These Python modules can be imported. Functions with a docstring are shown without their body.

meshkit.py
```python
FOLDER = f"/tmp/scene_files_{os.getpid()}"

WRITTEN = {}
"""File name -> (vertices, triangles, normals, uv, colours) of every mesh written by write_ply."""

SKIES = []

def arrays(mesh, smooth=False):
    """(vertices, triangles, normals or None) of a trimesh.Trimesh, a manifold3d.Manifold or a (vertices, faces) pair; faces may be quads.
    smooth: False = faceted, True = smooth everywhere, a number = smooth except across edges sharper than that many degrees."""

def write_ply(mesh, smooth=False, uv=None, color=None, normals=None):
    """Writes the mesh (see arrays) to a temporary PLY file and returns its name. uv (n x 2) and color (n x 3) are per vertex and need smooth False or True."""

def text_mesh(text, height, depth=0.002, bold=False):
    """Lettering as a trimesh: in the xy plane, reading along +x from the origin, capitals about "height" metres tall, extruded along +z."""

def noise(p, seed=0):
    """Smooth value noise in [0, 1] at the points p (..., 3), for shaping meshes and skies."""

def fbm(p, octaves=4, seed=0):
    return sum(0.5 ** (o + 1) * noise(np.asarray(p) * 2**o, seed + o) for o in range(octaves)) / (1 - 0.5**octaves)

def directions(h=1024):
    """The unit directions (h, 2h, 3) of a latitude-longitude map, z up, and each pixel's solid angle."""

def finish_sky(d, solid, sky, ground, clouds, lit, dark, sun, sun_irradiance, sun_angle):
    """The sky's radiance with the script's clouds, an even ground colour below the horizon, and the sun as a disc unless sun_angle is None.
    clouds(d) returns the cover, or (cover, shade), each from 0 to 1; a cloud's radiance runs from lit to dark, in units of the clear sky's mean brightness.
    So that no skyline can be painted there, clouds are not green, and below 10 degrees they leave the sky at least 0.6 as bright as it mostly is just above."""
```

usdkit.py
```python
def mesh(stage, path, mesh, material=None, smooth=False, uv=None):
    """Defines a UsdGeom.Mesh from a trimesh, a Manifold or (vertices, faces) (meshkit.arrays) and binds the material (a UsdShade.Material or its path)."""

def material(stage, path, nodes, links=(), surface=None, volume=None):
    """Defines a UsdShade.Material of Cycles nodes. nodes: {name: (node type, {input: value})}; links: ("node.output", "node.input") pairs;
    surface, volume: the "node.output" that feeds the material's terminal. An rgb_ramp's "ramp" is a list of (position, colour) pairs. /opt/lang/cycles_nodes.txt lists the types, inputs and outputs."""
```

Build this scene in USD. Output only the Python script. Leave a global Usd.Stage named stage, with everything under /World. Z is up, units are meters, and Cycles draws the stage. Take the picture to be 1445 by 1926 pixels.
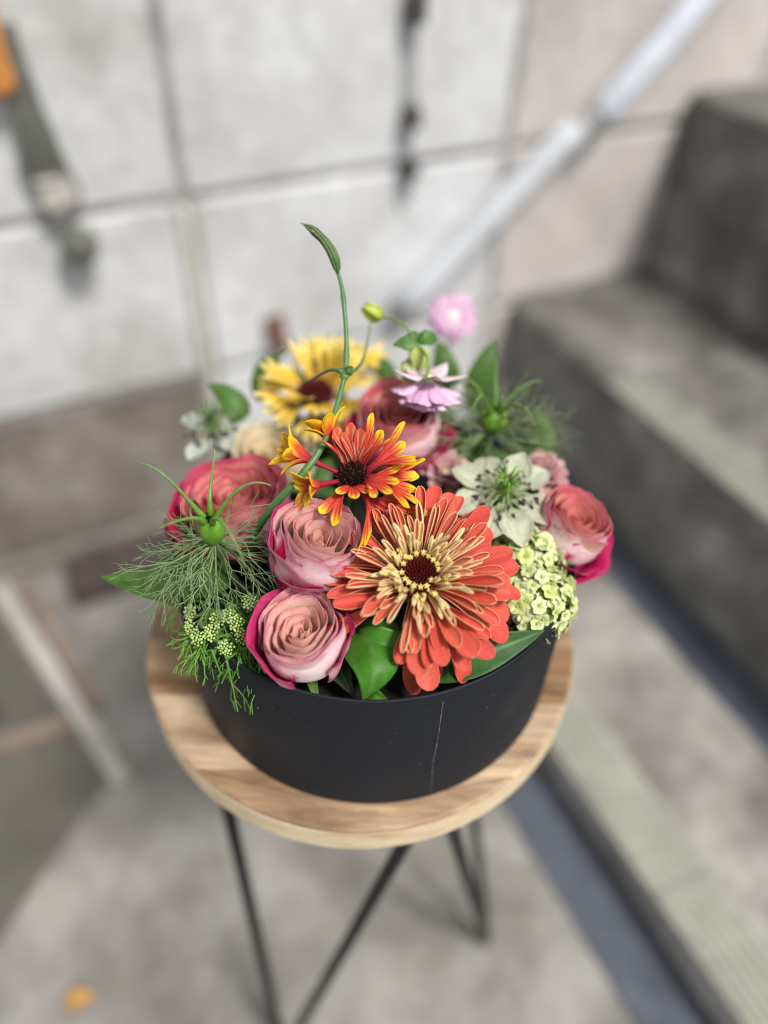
import math, random
import numpy as np
from scipy.interpolate import CubicSpline
from scipy.spatial.transform import Rotation
from pxr import Usd, UsdGeom, UsdLux, UsdShade, Gf, Sdf, Vt
import usdkit, meshkit

random.seed(7)
rng = np.random.default_rng(7)
PI = math.pi
stage = Usd.Stage.CreateInMemory()
UsdGeom.SetStageUpAxis(stage, UsdGeom.Tokens.z)
UsdGeom.SetStageMetersPerUnit(stage, 1.0)
UsdGeom.Xform.Define(stage, '/World')
UsdGeom.Scope.Define(stage, '/World/Looks')

# ------------------------------------------------------------------ camera, sky, sun, exposure
TOP = 0.53                                   # height of the stool's seat above the floor
CAM = np.array([0.0049, -0.2720, TOP + 0.3631])
PITCH, ROLL, FPX = 0.7648, 0.0262, 1450.0
fw = np.array([0, math.cos(PITCH), -math.sin(PITCH)])
rt = np.array([1.0, 0, 0])
up = np.cross(rt, fw)
rt, up = math.cos(ROLL) * rt + math.sin(ROLL) * up, -math.sin(ROLL) * rt + math.cos(ROLL) * up
cam = UsdGeom.Camera.Define(stage, '/World/camera')
M = np.eye(4); M[0, :3] = rt; M[1, :3] = up; M[2, :3] = -fw; M[3, :3] = CAM
cam.AddTransformOp().Set(Gf.Matrix4d(*M.ravel().tolist()))
cam.CreateFocalLengthAttr(26.0)
cam.CreateHorizontalApertureAttr(26.0 * 1445 / FPX)
cam.CreateFocusDistanceAttr(0.328)
cam.CreateFStopAttr(1.85)
cam.CreateExposureAttr(1.2)
cam.CreateClippingRangeAttr((0.02, 500.0))

YAW = math.radians(26.5)                     # the wall runs along U, the steps along V
U = np.array([math.cos(YAW), math.sin(YAW), 0]); V = np.array([-math.sin(YAW), math.cos(YAW), 0])
SUN_AZ, SUN_EL = math.radians(-45), math.radians(56)    # direction towards the sun
S_DIR = np.array([math.cos(SUN_EL) * math.cos(SUN_AZ), math.cos(SUN_EL) * math.sin(SUN_AZ), math.sin(SUN_EL)])
usdkit.material(stage, '/World/Looks/sky_look', {
    'sky': ('sky_texture', {'sky_type': 'single_scattering', 'sun_disc': False, 'sun_elevation': SUN_EL,
                            'sun_rotation': math.atan2(S_DIR[0], S_DIR[1]), 'air_density': 1.0, 'aerosol_density': 4.0, 'ozone_density': 1.0}),
    'hs': ('hsv', {'saturation': 0.45}),
    'bg': ('background_shader', {'strength': 0.052})}, [('sky.color', 'hs.color'), ('hs.color', 'bg.color')], surface='bg.background')
dome = UsdLux.DomeLight.Define(stage, '/World/sky')
UsdShade.MaterialBindingAPI.Apply(dome.GetPrim()).Bind(UsdShade.Material.Get(stage, '/World/Looks/sky_look'))
dome.GetPrim().SetCustomDataByKey('kind', 'structure')
sun = UsdLux.DistantLight.Define(stage, '/World/sun')
sun.CreateIntensityAttr(0.4); sun.CreateAngleAttr(10.0); sun.CreateNormalizeAttr(True); sun.CreateColorAttr(Gf.Vec3f(1.0, 0.975, 0.945))
zx = np.cross([0, 0, 1.0], S_DIR); zx /= np.linalg.norm(zx); zy = np.cross(S_DIR, zx)
M = np.eye(4); M[0, :3] = zx; M[1, :3] = zy; M[2, :3] = S_DIR
sun.AddTransformOp().Set(Gf.Matrix4d(*M.ravel().tolist()))


def at(px, py, z):
    """The point of the photograph (1445 x 1926) at height z above the stool's seat, in world coordinates."""
    d = (px - 722.5) / FPX * rt - (py - 963.0) / FPX * up + fw
    return CAM + d * (TOP + z - CAM[2]) / d[2]


# ------------------------------------------------------------------ scene helpers
def srgb(*c):
    c = np.array(c, float) / 255
    return np.where(c <= 0.04045, c / 12.92, ((c + 0.055) / 1.055) ** 2.4)


USED = {}
def path_for(name, parent):
    base = (str(parent.GetPath()) if parent is not None else '/World') + '/' + name
    n = USED.get(base, -1) + 1
    USED[base] = n
    return base if n == 0 else f'{base}_{n:03d}'


def tag(prim, label=None, cat=None, group=None, kind=None):
    prim = prim.GetPrim() if hasattr(prim, 'GetPrim') else prim
    for k, v in (('label', label), ('category', cat), ('group', group), ('kind', kind)):
        if v:
            prim.SetCustomDataByKey(k, v)
    return prim


def frame(axis, spin=0.0):
    a = np.asarray(axis, float); a = a / np.linalg.norm(a)
    ref = np.array([1.0, 0, 0]) if abs(a[0]) < 0.9 else np.array([0, 1.0, 0])
    y = np.cross(a, ref); y /= np.linalg.norm(y); x = np.cross(y, a)
    c, s = math.cos(spin), math.sin(spin)
    return np.array([c * x + s * y, -s * x + c * y, a])


def thing(name, label, cat, loc=(0, 0, 0), axis=(0, 0, 1), spin=0.0, group=None, scale=1.0):
    x = UsdGeom.Xform.Define(stage, path_for(name, None))
    m = np.eye(4); m[:3, :3] = frame(axis, spin) * scale; m[3, :3] = loc
    x.AddTransformOp().Set(Gf.Matrix4d(*m.ravel().tolist()))
    return tag(x, label, cat, group)


def add(name, mesh, mat, parent=None, smooth=True, label=None, kind=None):
    """mesh: (vertices, faces) or (vertices, faces, colours)."""
    v, f = mesh[0], mesh[1]
    p = usdkit.mesh(stage, path_for(name, parent), (v, f), LOOK[mat], smooth=smooth)
    if len(mesh) > 2:
        pv = UsdGeom.PrimvarsAPI(p).CreatePrimvar('tint', Sdf.ValueTypeNames.Color3fArray, 'vertex')
        pv.Set(Vt.Vec3fArray.FromNumpy(np.clip(mesh[2], 0, 1).astype(np.float32)))
    return tag(p, label=label, kind=kind)


def join(*ms):
    vs, fs, cs, n = [], [], [], 0
    for m in ms:
        f = np.asarray(m[1])
        if f.shape[1] == 4:
            f = np.vstack([f[:, [0, 1, 2]], f[:, [0, 2, 3]]])
        vs.append(m[0]); fs.append(f + n); n += len(m[0])
        if len(m) > 2: cs.append(m[2])
    return (np.vstack(vs), np.vstack(fs)) + ((np.vstack(cs),) if len(cs) == len(ms) else ())


# ------------------------------------------------------------------ shape helpers
def sheet(P, cf, cb, th=0.00035):
    """A thin closed shell on the grid P (rows, columns, 3); cf and cb colour the face towards +normal and the back."""
    nu, nv = P.shape[:2]
    du, dv = np.gradient(P, axis=0), np.gradient(P, axis=1)
    n = np.cross(du, dv); n /= np.linalg.norm(n, axis=2, keepdims=True) + 1e-12
    a, b = P + n * th / 2, P - n * th / 2
    idx = np.arange(nu * nv).reshape(nu, nv); N = nu * nv
    q = np.stack([idx[:-1, :-1], idx[1:, :-1], idx[1:, 1:], idx[:-1, 1:]], -1).reshape(-1, 4)
    rim = np.r_[idx[0, :], idx[1:, -1], idx[-1, -2::-1], idx[-2:0:-1, 0]]
    r2 = np.roll(rim, -1)
    side = np.stack([rim, r2, r2 + N, rim + N], -1)
    fq = np.vstack([q, q[:, ::-1] + N, side])
    f = np.vstack([fq[:, [0, 1, 2]], fq[:, [0, 2, 3]]])
    full = lambda c: np.broadcast_to(np.asarray(c, float), (nu, nv, 3)).reshape(-1, 3)
    return np.vstack([a.reshape(-1, 3), b.reshape(-1, 3)]), f, np.vstack([full(cf), full(cb)])


def smooth_path(pts, n):
    pts = np.asarray(pts, float)
    t = np.r_[0, np.cumsum(np.linalg.norm(np.diff(pts, axis=0), axis=1))]
    if len(pts) == 2:
        return pts[0] + np.linspace(0, 1, n)[:, None] * (pts[1] - pts[0])
    return CubicSpline(t, pts)(np.linspace(0, t[-1], n))


def tube(pts, r, sides=6, col=None, caps=True):
    p = np.asarray(pts, float); n = len(p)
    r = np.broadcast_to(np.asarray(r, float), (n,))
    t = np.gradient(p, axis=0); t /= np.linalg.norm(t, axis=1, keepdims=True) + 1e-12
    x = np.cross(t[0], [0.3, 0.2, 1]); x /= np.linalg.norm(x) + 1e-12
    xs = []
    for k in range(n):
        x = x - t[k] * (x @ t[k]); x /= np.linalg.norm(x) + 1e-12; xs.append(x)
    xs = np.array(xs); ys = np.cross(t, xs)
    a = np.arange(sides) * 2 * PI / sides
    v = p[:, None] + r[:, None, None] * (np.cos(a)[None, :, None] * xs[:, None] + np.sin(a)[None, :, None] * ys[:, None])
    i, j = np.meshgrid(np.arange(n - 1), np.arange(sides), indexing='ij')
    q = np.stack([i * sides + j, i * sides + (j + 1) % sides, (i + 1) * sides + (j + 1) % sides, (i + 1) * sides + j], -1).reshape(-1, 4)
    f = np.vstack([q[:, [0, 1, 2]], q[:, [0, 2, 3]]])
    v = v.reshape(-1, 3)
    if caps:
        v = np.vstack([v, p[0], p[-1]]); m = n * sides
        j = np.arange(sides)
        f = np.vstack([f, np.stack([(j + 1) % sides, j, 0 * j + m], -1), np.stack([(n - 1) * sides + j, (n - 1) * sides + (j + 1) % sides, 0 * j + m + 1], -1)])
    if col is None:
        return v, f
    c = np.asarray(col, float)
    if c.ndim == 2:
        cc = np.repeat(c, sides, 0); cc = np.vstack([cc, c[0], c[-1]]) if caps else cc
    else:
        cc = np.broadcast_to(c, (len(v), 3))
    return v, f, cc


def lathe(prof, n=48, cols=None, bump=None):
    """prof: (r, z) points from bottom to top; bump(angle) scales the radius."""
    prof = np.asarray(prof, float); m = len(prof)
    a = np.arange(n) * 2 * PI / n
    k = np.ones(n) if bump is None else bump(a)
    v = np.stack([prof[:, 0, None] * k * np.cos(a), prof[:, 0, None] * k * np.sin(a), np.repeat(prof[:, 1, None], n, 1)], -1).reshape(-1, 3)
    i, j = np.meshgrid(np.arange(m - 1), np.arange(n), indexing='ij')
    q = np.stack([i * n + j, i * n + (j + 1) % n, (i + 1) * n + (j + 1) % n, (i + 1) * n + j], -1).reshape(-1, 4)
    f = np.vstack([q[:, [0, 1, 2]], q[:, [0, 2, 3]]])
    return (v, f) if cols is None else (v, f, np.repeat(np.asarray(cols, float), n, 0))


def box(lo, hi, bev=0.0):
    """A chamfered box between two corners given along U, V and z."""
    lo, hi = np.asarray(lo, float), np.asarray(hi, float)
    c, h = (lo + hi) / 2, (hi - lo) / 2
    b = min(bev, h.min() * 0.9)
    import manifold3d as m3
    if b > 0:
        pts = []
        for sx in (-1, 1):
            for sy in (-1, 1):
                for sz in (-1, 1):
                    s = np.array([sx, sy, sz])
                    for k in range(3):
                        e = h - b; e[k] = h[k]; pts.append(s * e)
        mm = m3.Manifold.hull_points(np.array(pts)).to_mesh()
        v, f = np.array(mm.vert_properties[:, :3], float), np.array(mm.tri_verts)
    else:
        v = np.array([[x, y, z] for x in (-1, 1) for y in (-1, 1) for z in (-1, 1)], float) * h
        f = np.array([[0, 1, 3], [0, 3, 2], [4, 6, 7], [4, 7, 5], [0, 4, 5], [0, 5, 1], [2, 3, 7], [2, 7, 6], [0, 2, 6], [0, 6, 4], [1, 5, 7], [1, 7, 3]])
    v = v + c
    return v[:, :1] * U + v[:, 1:2] * V + v[:, 2:] * np.array([0, 0, 1.0]), f


def uvz(u, v, z):
    return u * U + v * V + np.array([0, 0, z])


def ico(c, r, sub=1, col=None):
    import trimesh
    m = trimesh.creation.icosphere(sub)
    v = np.array(m.vertices) * r + np.asarray(c)
    return (v, np.array(m.faces)) + ((np.broadcast_to(np.asarray(col, float), v.shape),) if col is not None else ())


def rot(mesh, R, t=(0, 0, 0)):
    return (mesh[0] @ np.asarray(R) + np.asarray(t),) + tuple(mesh[1:])


def mixc(a, b, t):
    t = np.asarray(t, float)[..., None]
    return np.asarray(a) * (1 - t) + np.asarray(b) * t


def sstep(a, b, x):
    t = np.clip((np.asarray(x, float) - a) / (b - a), 0, 1)
    return t * t * (3 - 2 * t)


# ------------------------------------------------------------------ materials
LOOK = {}
def tinted(name, rough=0.5, trans=0.2, spec=0.35, vein=0.12, scale=900.0, bump=0.25, sheen=0.0, dist=0.0004):
    """Plant tissue: its own colour comes with the mesh, a fine grain and some light passing through are added here."""
    n = {'a': ('attribute', {'attribute': 'tint'}),
         'g': ('geometry', {}),
         'nz': ('noise_texture', {'scale': scale, 'detail': 3.0, 'roughness': 0.6}),
         'mr': ('map_range', {'from_min': 0.3, 'from_max': 0.7, 'to_min': 1 - vein, 'to_max': 1 + vein}),
         'mu': ('mix_color', {'blend_type': 'multiply', 'fac': 1.0, 'use_clamp': False}),
         'cc': ('combine_color', {}),
         'bp': ('bump', {'strength': bump, 'distance': dist}),
         'p': ('principled_bsdf', {'roughness': rough, 'specular_ior_level': spec, 'sheen_weight': sheen}),
         't': ('translucent_bsdf', {}),
         'm': ('mix_closure', {'fac': trans})}
    l = [('g.position', 'nz.vector'), ('nz.fac', 'mr.value'), ('mr.result', 'cc.r'), ('mr.result', 'cc.g'), ('mr.result', 'cc.b'),
         ('a.color', 'mu.a'), ('cc.color', 'mu.b'), ('mu.result', 'p.base_color'), ('mu.result', 't.color'),
         ('nz.fac', 'bp.height'), ('bp.normal', 'p.normal'), ('p.BSDF', 'm.closure1'), ('t.BSDF', 'm.closure2')]
    LOOK[name] = usdkit.material(stage, '/World/Looks/' + name, n, l, surface='m.closure')


tinted('petal', 0.55, 0.14, 0.25, 0.10, 700, 0.2)
tinted('soft_petal', 0.6, 0.22, 0.2, 0.08, 500, 0.25)
tinted('leaf', 0.46, 0.12, 0.24, 0.16, 260, 0.35)
tinted('stem', 0.42, 0.06, 0.45, 0.15, 500, 0.2)
tinted('disc', 0.7, 0.0, 0.2, 0.2, 1200, 0.4)


def mottled(name, ramp, scale, rough=0.8, spec=0.3, bump=0.3, dist=0.002, detail=6.0, fine=60.0, stretch=(1, 1, 1), rot=(0, 0, 0), big=None):
    n = {'g': ('geometry', {}),
         'mp': ('mapping', {'scale': stretch, 'rotation': rot}),
         'a': ('noise_texture', {'scale': scale, 'detail': detail, 'roughness': 0.62}),
         'r': ('rgb_ramp', {'ramp': ramp}),
         'b': ('noise_texture', {'scale': fine, 'detail': 5.0, 'roughness': 0.6}),
         'bm': ('map_range', {'from_min': 0.3, 'from_max': 0.7, 'to_min': 0.86, 'to_max': 1.12}),
         'cc': ('combine_color', {}),
         'mu': ('mix_color', {'blend_type': 'multiply', 'fac': 1.0, 'use_clamp': False}),
         'bp': ('bump', {'strength': bump, 'distance': dist}),
         'p': ('principled_bsdf', {'roughness': rough, 'specular_ior_level': spec})}
    l = [('g.position', 'mp.vector'), ('mp.vector', 'a.vector'), ('a.fac', 'r.fac'), ('mp.vector', 'b.vector'), ('b.fac', 'bm.value'),
         ('bm.result', 'cc.r'), ('bm.result', 'cc.g'), ('bm.result', 'cc.b'), ('r.color', 'mu.a'), ('cc.color', 'mu.b'), ('mu.result', 'p.base_color'),
         ('b.fac', 'bp.height'), ('bp.normal', 'p.normal')]
    LOOK[name] = usdkit.material(stage, '/World/Looks/' + name, n, l, surface='p.BSDF')


mottled('wall_block', [(0.28, (0.38, 0.37, 0.345)), (0.42, (0.52, 0.52, 0.505)), (0.55, (0.59, 0.595, 0.595)), (0.7, (0.66, 0.67, 0.68))], 5.5, fine=40)
mottled('wall_block_pink', [(0.3, (0.40, 0.37, 0.345)), (0.5, (0.52, 0.48, 0.455)), (0.7, (0.60, 0.565, 0.535))], 4.0, fine=40)
mottled('wall_block_dirty', [(0.3, (0.10, 0.085, 0.068)), (0.48, (0.17, 0.148, 0.125)), (0.70, (0.31, 0.285, 0.25))], 5.0, fine=40)  # low left blocks: dirt, plus the shade there put into the colour
mottled('joint', [(0.35, (0.19, 0.185, 0.18)), (0.5, (0.30, 0.295, 0.285)), (0.65, (0.42, 0.41, 0.40))], 9.0)
mottled('mortar_pale', [(0.35, (0.56, 0.54, 0.48)), (0.65, (0.66, 0.64, 0.58))], 14.0)
mottled('concrete_floor', [(0.3, (0.115, 0.107, 0.093)), (0.48, (0.195, 0.185, 0.165)), (0.66, (0.31, 0.30, 0.275))], 7.0, rough=0.75, fine=70)
mottled('step_stone', [(0.32, (0.15, 0.14, 0.125)), (0.5, (0.27, 0.255, 0.235)), (0.66, (0.40, 0.38, 0.35))], 9.0, fine=60)
mottled('dark_stone', [(0.32, (0.07, 0.066, 0.058)), (0.5, (0.15, 0.143, 0.128)), (0.60, (0.225, 0.215, 0.195)), (0.70, (0.38, 0.375, 0.35))], 9.0, fine=60)
mottled('nosing', [(0.3, (0.27, 0.27, 0.215)), (0.7, (0.37, 0.37, 0.30))], 12.0, rough=0.6, fine=80)
mottled('blue_shade', [(0.3, (0.055, 0.063, 0.08)), (0.7, (0.10, 0.113, 0.138))], 16.0, rough=0.6)  # blue grey colour standing in for shade beside the risers
mottled('white_pipe', [(0.3, (0.48, 0.515, 0.56)), (0.7, (0.60, 0.635, 0.68))], 20.0, rough=0.5, spec=0.35, bump=0.05)
mottled('dull_pipe', [(0.3, (0.44, 0.46, 0.48)), (0.7, (0.55, 0.57, 0.595))], 20.0, rough=0.7, spec=0.2, bump=0.05)
mottled('iron', [(0.3, (0.035, 0.034, 0.032)), (0.7, (0.08, 0.075, 0.07))], 60.0, rough=0.6, spec=0.4)
mottled('strap_cloth', [(0.3, (0.09, 0.095, 0.08)), (0.7, (0.15, 0.15, 0.125))], 60.0)
mottled('rust', [(0.3, (0.10, 0.045, 0.03)), (0.7, (0.2, 0.1, 0.07))], 60.0)
mottled('orange_plastic', [(0.3, (0.55, 0.22, 0.05)), (0.7, (0.62, 0.28, 0.08))], 30.0, rough=0.45)
mottled('grey_timber', [(0.3, (0.30, 0.28, 0.25)), (0.7, (0.46, 0.44, 0.40))], 10.0, fine=80)
mottled('dark_grey_green', [(0.3, (0.075, 0.070, 0.058)), (0.7, (0.125, 0.117, 0.098))], 7.0, fine=80)
mottled('brown_timber', [(0.3, (0.15, 0.115, 0.085)), (0.7, (0.25, 0.20, 0.155))], 10.0, fine=80)
mottled('dark_timber', [(0.3, (0.035, 0.026, 0.024)), (0.7, (0.07, 0.055, 0.05))], 10.0, fine=80)
mottled('black_metal', [(0.3, (0.009, 0.009, 0.010)), (0.7, (0.015, 0.015, 0.016))], 80.0, rough=0.5, spec=0.3, bump=0.05)
n = {'g': ('geometry', {}), 'a': ('noise_texture', {'scale': 22.0, 'detail': 5.0}), 'r': ('rgb_ramp', {'ramp': [(0.3, (0.0105, 0.0125, 0.0170)), (0.7, (0.0160, 0.0184, 0.0240))]}),
     'd': ('noise_texture', {'scale': 520.0, 'detail': 2.0}), 'dm': ('map_range', {'from_min': 0.70, 'from_max': 0.76, 'to_min': 0.0, 'to_max': 0.55}), 'mx': ('mix_color', {'b': (0.10, 0.10, 0.10)}),
     'rm': ('map_range', {'from_min': 0.35, 'from_max': 0.65, 'to_min': 0.48, 'to_max': 0.68}), 'f': ('noise_texture', {'scale': 1900.0, 'detail': 2.0}), 'bp': ('bump', {'strength': 0.14, 'distance': 0.0003}),
     'p': ('principled_bsdf', {'specular_ior_level': 0.2})}
LOOK['black_card'] = usdkit.material(stage, '/World/Looks/black_card', n, [('g.position', 'a.vector'), ('a.fac', 'r.fac'), ('g.position', 'd.vector'), ('d.fac', 'dm.value'), ('dm.result', 'mx.fac'), ('r.color', 'mx.a'), ('mx.result', 'p.base_color'),
    ('a.fac', 'rm.value'), ('rm.result', 'p.roughness'), ('g.position', 'f.vector'), ('f.fac', 'bp.height'), ('bp.normal', 'p.normal')], surface='p.BSDF')
mottled('black_foam', [(0.3, (0.006, 0.007, 0.006)), (0.7, (0.014, 0.016, 0.012))], 200.0, rough=0.9, bump=0.6, fine=600)
mottled('scratch', [(0.35, (0.05, 0.053, 0.06)), (0.65, (0.17, 0.175, 0.185))], 300.0, rough=0.8)
def wooden(name, a, b, c, off):
    n = {'g': ('geometry', {}), 'm1': ('mapping', {'scale': (1.0, 4.0, 4.0), 'location': (off, off, 0)}), 'm2': ('mapping', {'scale': (1.6, 26.0, 26.0), 'rotation': (0, 0, 0.03 * off)}),
         'a': ('noise_texture', {'scale': 9.0, 'detail': 7.0, 'roughness': 0.6, 'distortion': 0.6}), 'r': ('rgb_ramp', {'ramp': [(0.30, a), (0.5, b), (0.68, c)]}),
         'b': ('noise_texture', {'scale': 9.0, 'detail': 6.0, 'roughness': 0.65, 'distortion': 0.3}), 'bm': ('map_range', {'from_min': 0.32, 'from_max': 0.66, 'to_min': 0.74, 'to_max': 1.08}),
         'c': ('noise_texture', {'scale': 22.0, 'detail': 4.0}), 'cm': ('map_range', {'from_min': 0.55, 'from_max': 0.72, 'to_min': 1.0, 'to_max': 0.72}),
         'pm': ('math', {'math_type': 'multiply'}), 'cc': ('combine_color', {}), 'mu': ('mix_color', {'blend_type': 'multiply', 'fac': 1.0, 'use_clamp': False}),
         'bp': ('bump', {'strength': 0.3, 'distance': 0.0005}), 'p': ('principled_bsdf', {'roughness': 0.58, 'specular_ior_level': 0.3})}
    l = [('g.position', 'm1.vector'), ('g.position', 'm2.vector'), ('m1.vector', 'a.vector'), ('a.fac', 'r.fac'), ('m2.vector', 'b.vector'), ('b.fac', 'bm.value'), ('m1.vector', 'c.vector'), ('c.fac', 'cm.value'),
         ('bm.result', 'pm.value1'), ('cm.result', 'pm.value2'), ('pm.value', 'cc.r'), ('pm.value', 'cc.g'), ('pm.value', 'cc.b'), ('r.color', 'mu.a'), ('cc.color', 'mu.b'), ('mu.result', 'p.base_color'), ('b.fac', 'bp.height'), ('bp.normal', 'p.normal')]
    LOOK[name] = usdkit.material(stage, '/World/Looks/' + name, n, l, surface='p.BSDF')


for k, (a, b, c) in enumerate([((0.15, 0.085, 0.042), (0.33, 0.215, 0.125), (0.52, 0.39, 0.255)), ((0.20, 0.12, 0.062), (0.40, 0.275, 0.165), (0.56, 0.43, 0.29)),
                               ((0.11, 0.058, 0.027), (0.29, 0.17, 0.085), (0.48, 0.34, 0.20))]):
    wooden(f'mango_wood_{k}', a, b, c, 1.7 * k)
mottled('wood_edge', [(0.3, (0.52, 0.38, 0.21)), (0.5, (0.70, 0.56, 0.36)), (0.72, (0.80, 0.68, 0.48))], 14.0, rough=0.6, detail=8.0, fine=120, stretch=(1.5, 1.5, 9), bump=0.2, dist=0.0005)

# ------------------------------------------------------------------ floor, wall, stairs
WV = 0.688                                   # the wall's face along V
fl = box((-6, -5, -0.1), (6, WV + 0.12, 0.0))
tag(add('floor', fl, 'concrete_floor', smooth=False), 'pale stained concrete floor under the stool', kind='structure')

wall = thing('block_wall', 'pale painted concrete block wall behind the flower box', 'wall')
COLS = [-2.66, -2.205, -1.75, -1.295, -0.84, -0.385, 0.070, 0.525, 0.98, 1.435, 1.89]
ROWS = [0.0, 0.030, 0.275, 0.520, 0.765, 1.01, 1.255, 1.50, 1.745]
J = 0.0055
add('mortar_bed', box((COLS[0], WV + 0.006, 0.002), (COLS[-1], WV + 0.10, ROWS[-1])), 'joint', wall, smooth=False)
for i in range(len(COLS) - 1):
    for j in range(len(ROWS) - 1):
        u0, u1, z0, z1 = COLS[i] + J, COLS[i + 1] - J, ROWS[j] + J * (j > 0), ROWS[j + 1] - J
        if ROWS[j + 1] <= 0.53 and COLS[i + 1] == 0.070: u1 -= 0.010
        if ROWS[j + 1] <= 0.53 and COLS[i] == 0.070: u0 += 0.006
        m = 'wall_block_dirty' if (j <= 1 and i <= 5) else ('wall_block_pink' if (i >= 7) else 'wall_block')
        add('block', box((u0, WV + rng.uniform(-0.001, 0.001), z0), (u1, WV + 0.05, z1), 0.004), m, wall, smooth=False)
add('mortar_ridge', box((0.0635, WV + 0.002, 0.03), (0.0755, WV + 0.03, 0.512), 0.003), 'mortar_pale', wall, smooth=False)

stairs = thing('staircase', 'dark stone steps rising beside the block wall', 'staircase')
SB = -3.0
H1, H2, H3 = 0.063, 0.284, 0.565
A1, A2, A3 = 0.280, 0.565, 0.834
add('step', box((A1, SB, 0.001), (A2 + 0.05, WV - 0.002, H1), 0.006), 'step_stone', stairs, smooth=False)
add('step', box((A2, SB, H1 + 0.001), (A3 + 0.05, WV - 0.002, H2), 0.008), 'dark_stone', stairs, smooth=False)
add('step', box((A3, SB, H2 + 0.001), (2.4, WV - 0.002, H3), 0.008), 'dark_stone', stairs, smooth=False)


def nosing(u0, w, z, v0, v1):
    ms = [box((u0, v0, z - 0.006), (u0 + w, v1, z + 0.003), 0.002)]
    for k in range(6):
        c = u0 + w * (k + 0.9) / 6.8
        ms.append(box((c - 0.0022, v0 + 0.001, z + 0.002), (c + 0.0022, v1 - 0.001, z + 0.0055), 0.001))
    return join(*ms)


for v0, v1 in ((-1.75, -0.968), (-0.965, -0.103), (-0.10, WV - 0.01)):
    add('nosing_strip', nosing(A1 - 0.003, 0.073, H1, v0, v1), 'nosing', stairs, smooth=False)
for v0, v1 in ((-1.65, -0.602), (-0.60, 0.43)):
    add('nosing_strip', nosing(A2 - 0.003, 0.058, H2, v0, v1), 'nosing', stairs, smooth=False)
tag(add('shade_band', box((0.210, SB, -0.01), (A1 - 0.0005, WV - 0.03, 0.004)), 'blue_shade', smooth=False),  # thin slab coloured as the shade at the foot of the riser
    'blue grey shade painted on floor along the lowest step', 'shade band')
add('shade_band', box((0.505, SB + 0.01, H1 - 0.01), (A2 - 0.0005, WV - 0.03, H1 + 0.004)), 'blue_shade', stairs, smooth=False)  # the same coloured shade laid on the lowest tread

# ------------------------------------------------------------------ things on and at the wall
PV = WV - 0.035
pipe = thing('wall_pipe', 'white diagonal pipe in two lengths fixed up the block wall', 'pipe')
def seg(u0, z0, u1, z1, r, v=PV):
    return tube(smooth_path([uvz(u0, v, z0), uvz(u1, v, z1)], 12), r, 20)
add('pipe_length', seg(0.648, 0.558, 1.02, 0.935, 0.021), 'white_pipe', pipe)
add('pipe_length', seg(0.36, 0.330, 0.612, 0.545, 0.021, PV + 0.006), 'dull_pipe', pipe)
add('coupling', seg(0.606, 0.538, 0.652, 0.563, 0.013), 'joint', pipe)
for u_, z_ in ((0.63, 0.55), (0.9, 0.812)):
    add('wall_clip', box((u_ - 0.006, PV, z_ - 0.02), (u_ + 0.01, WV - 0.002, z_ + 0.006), 0.002), 'joint', pipe, smooth=False)

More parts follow.
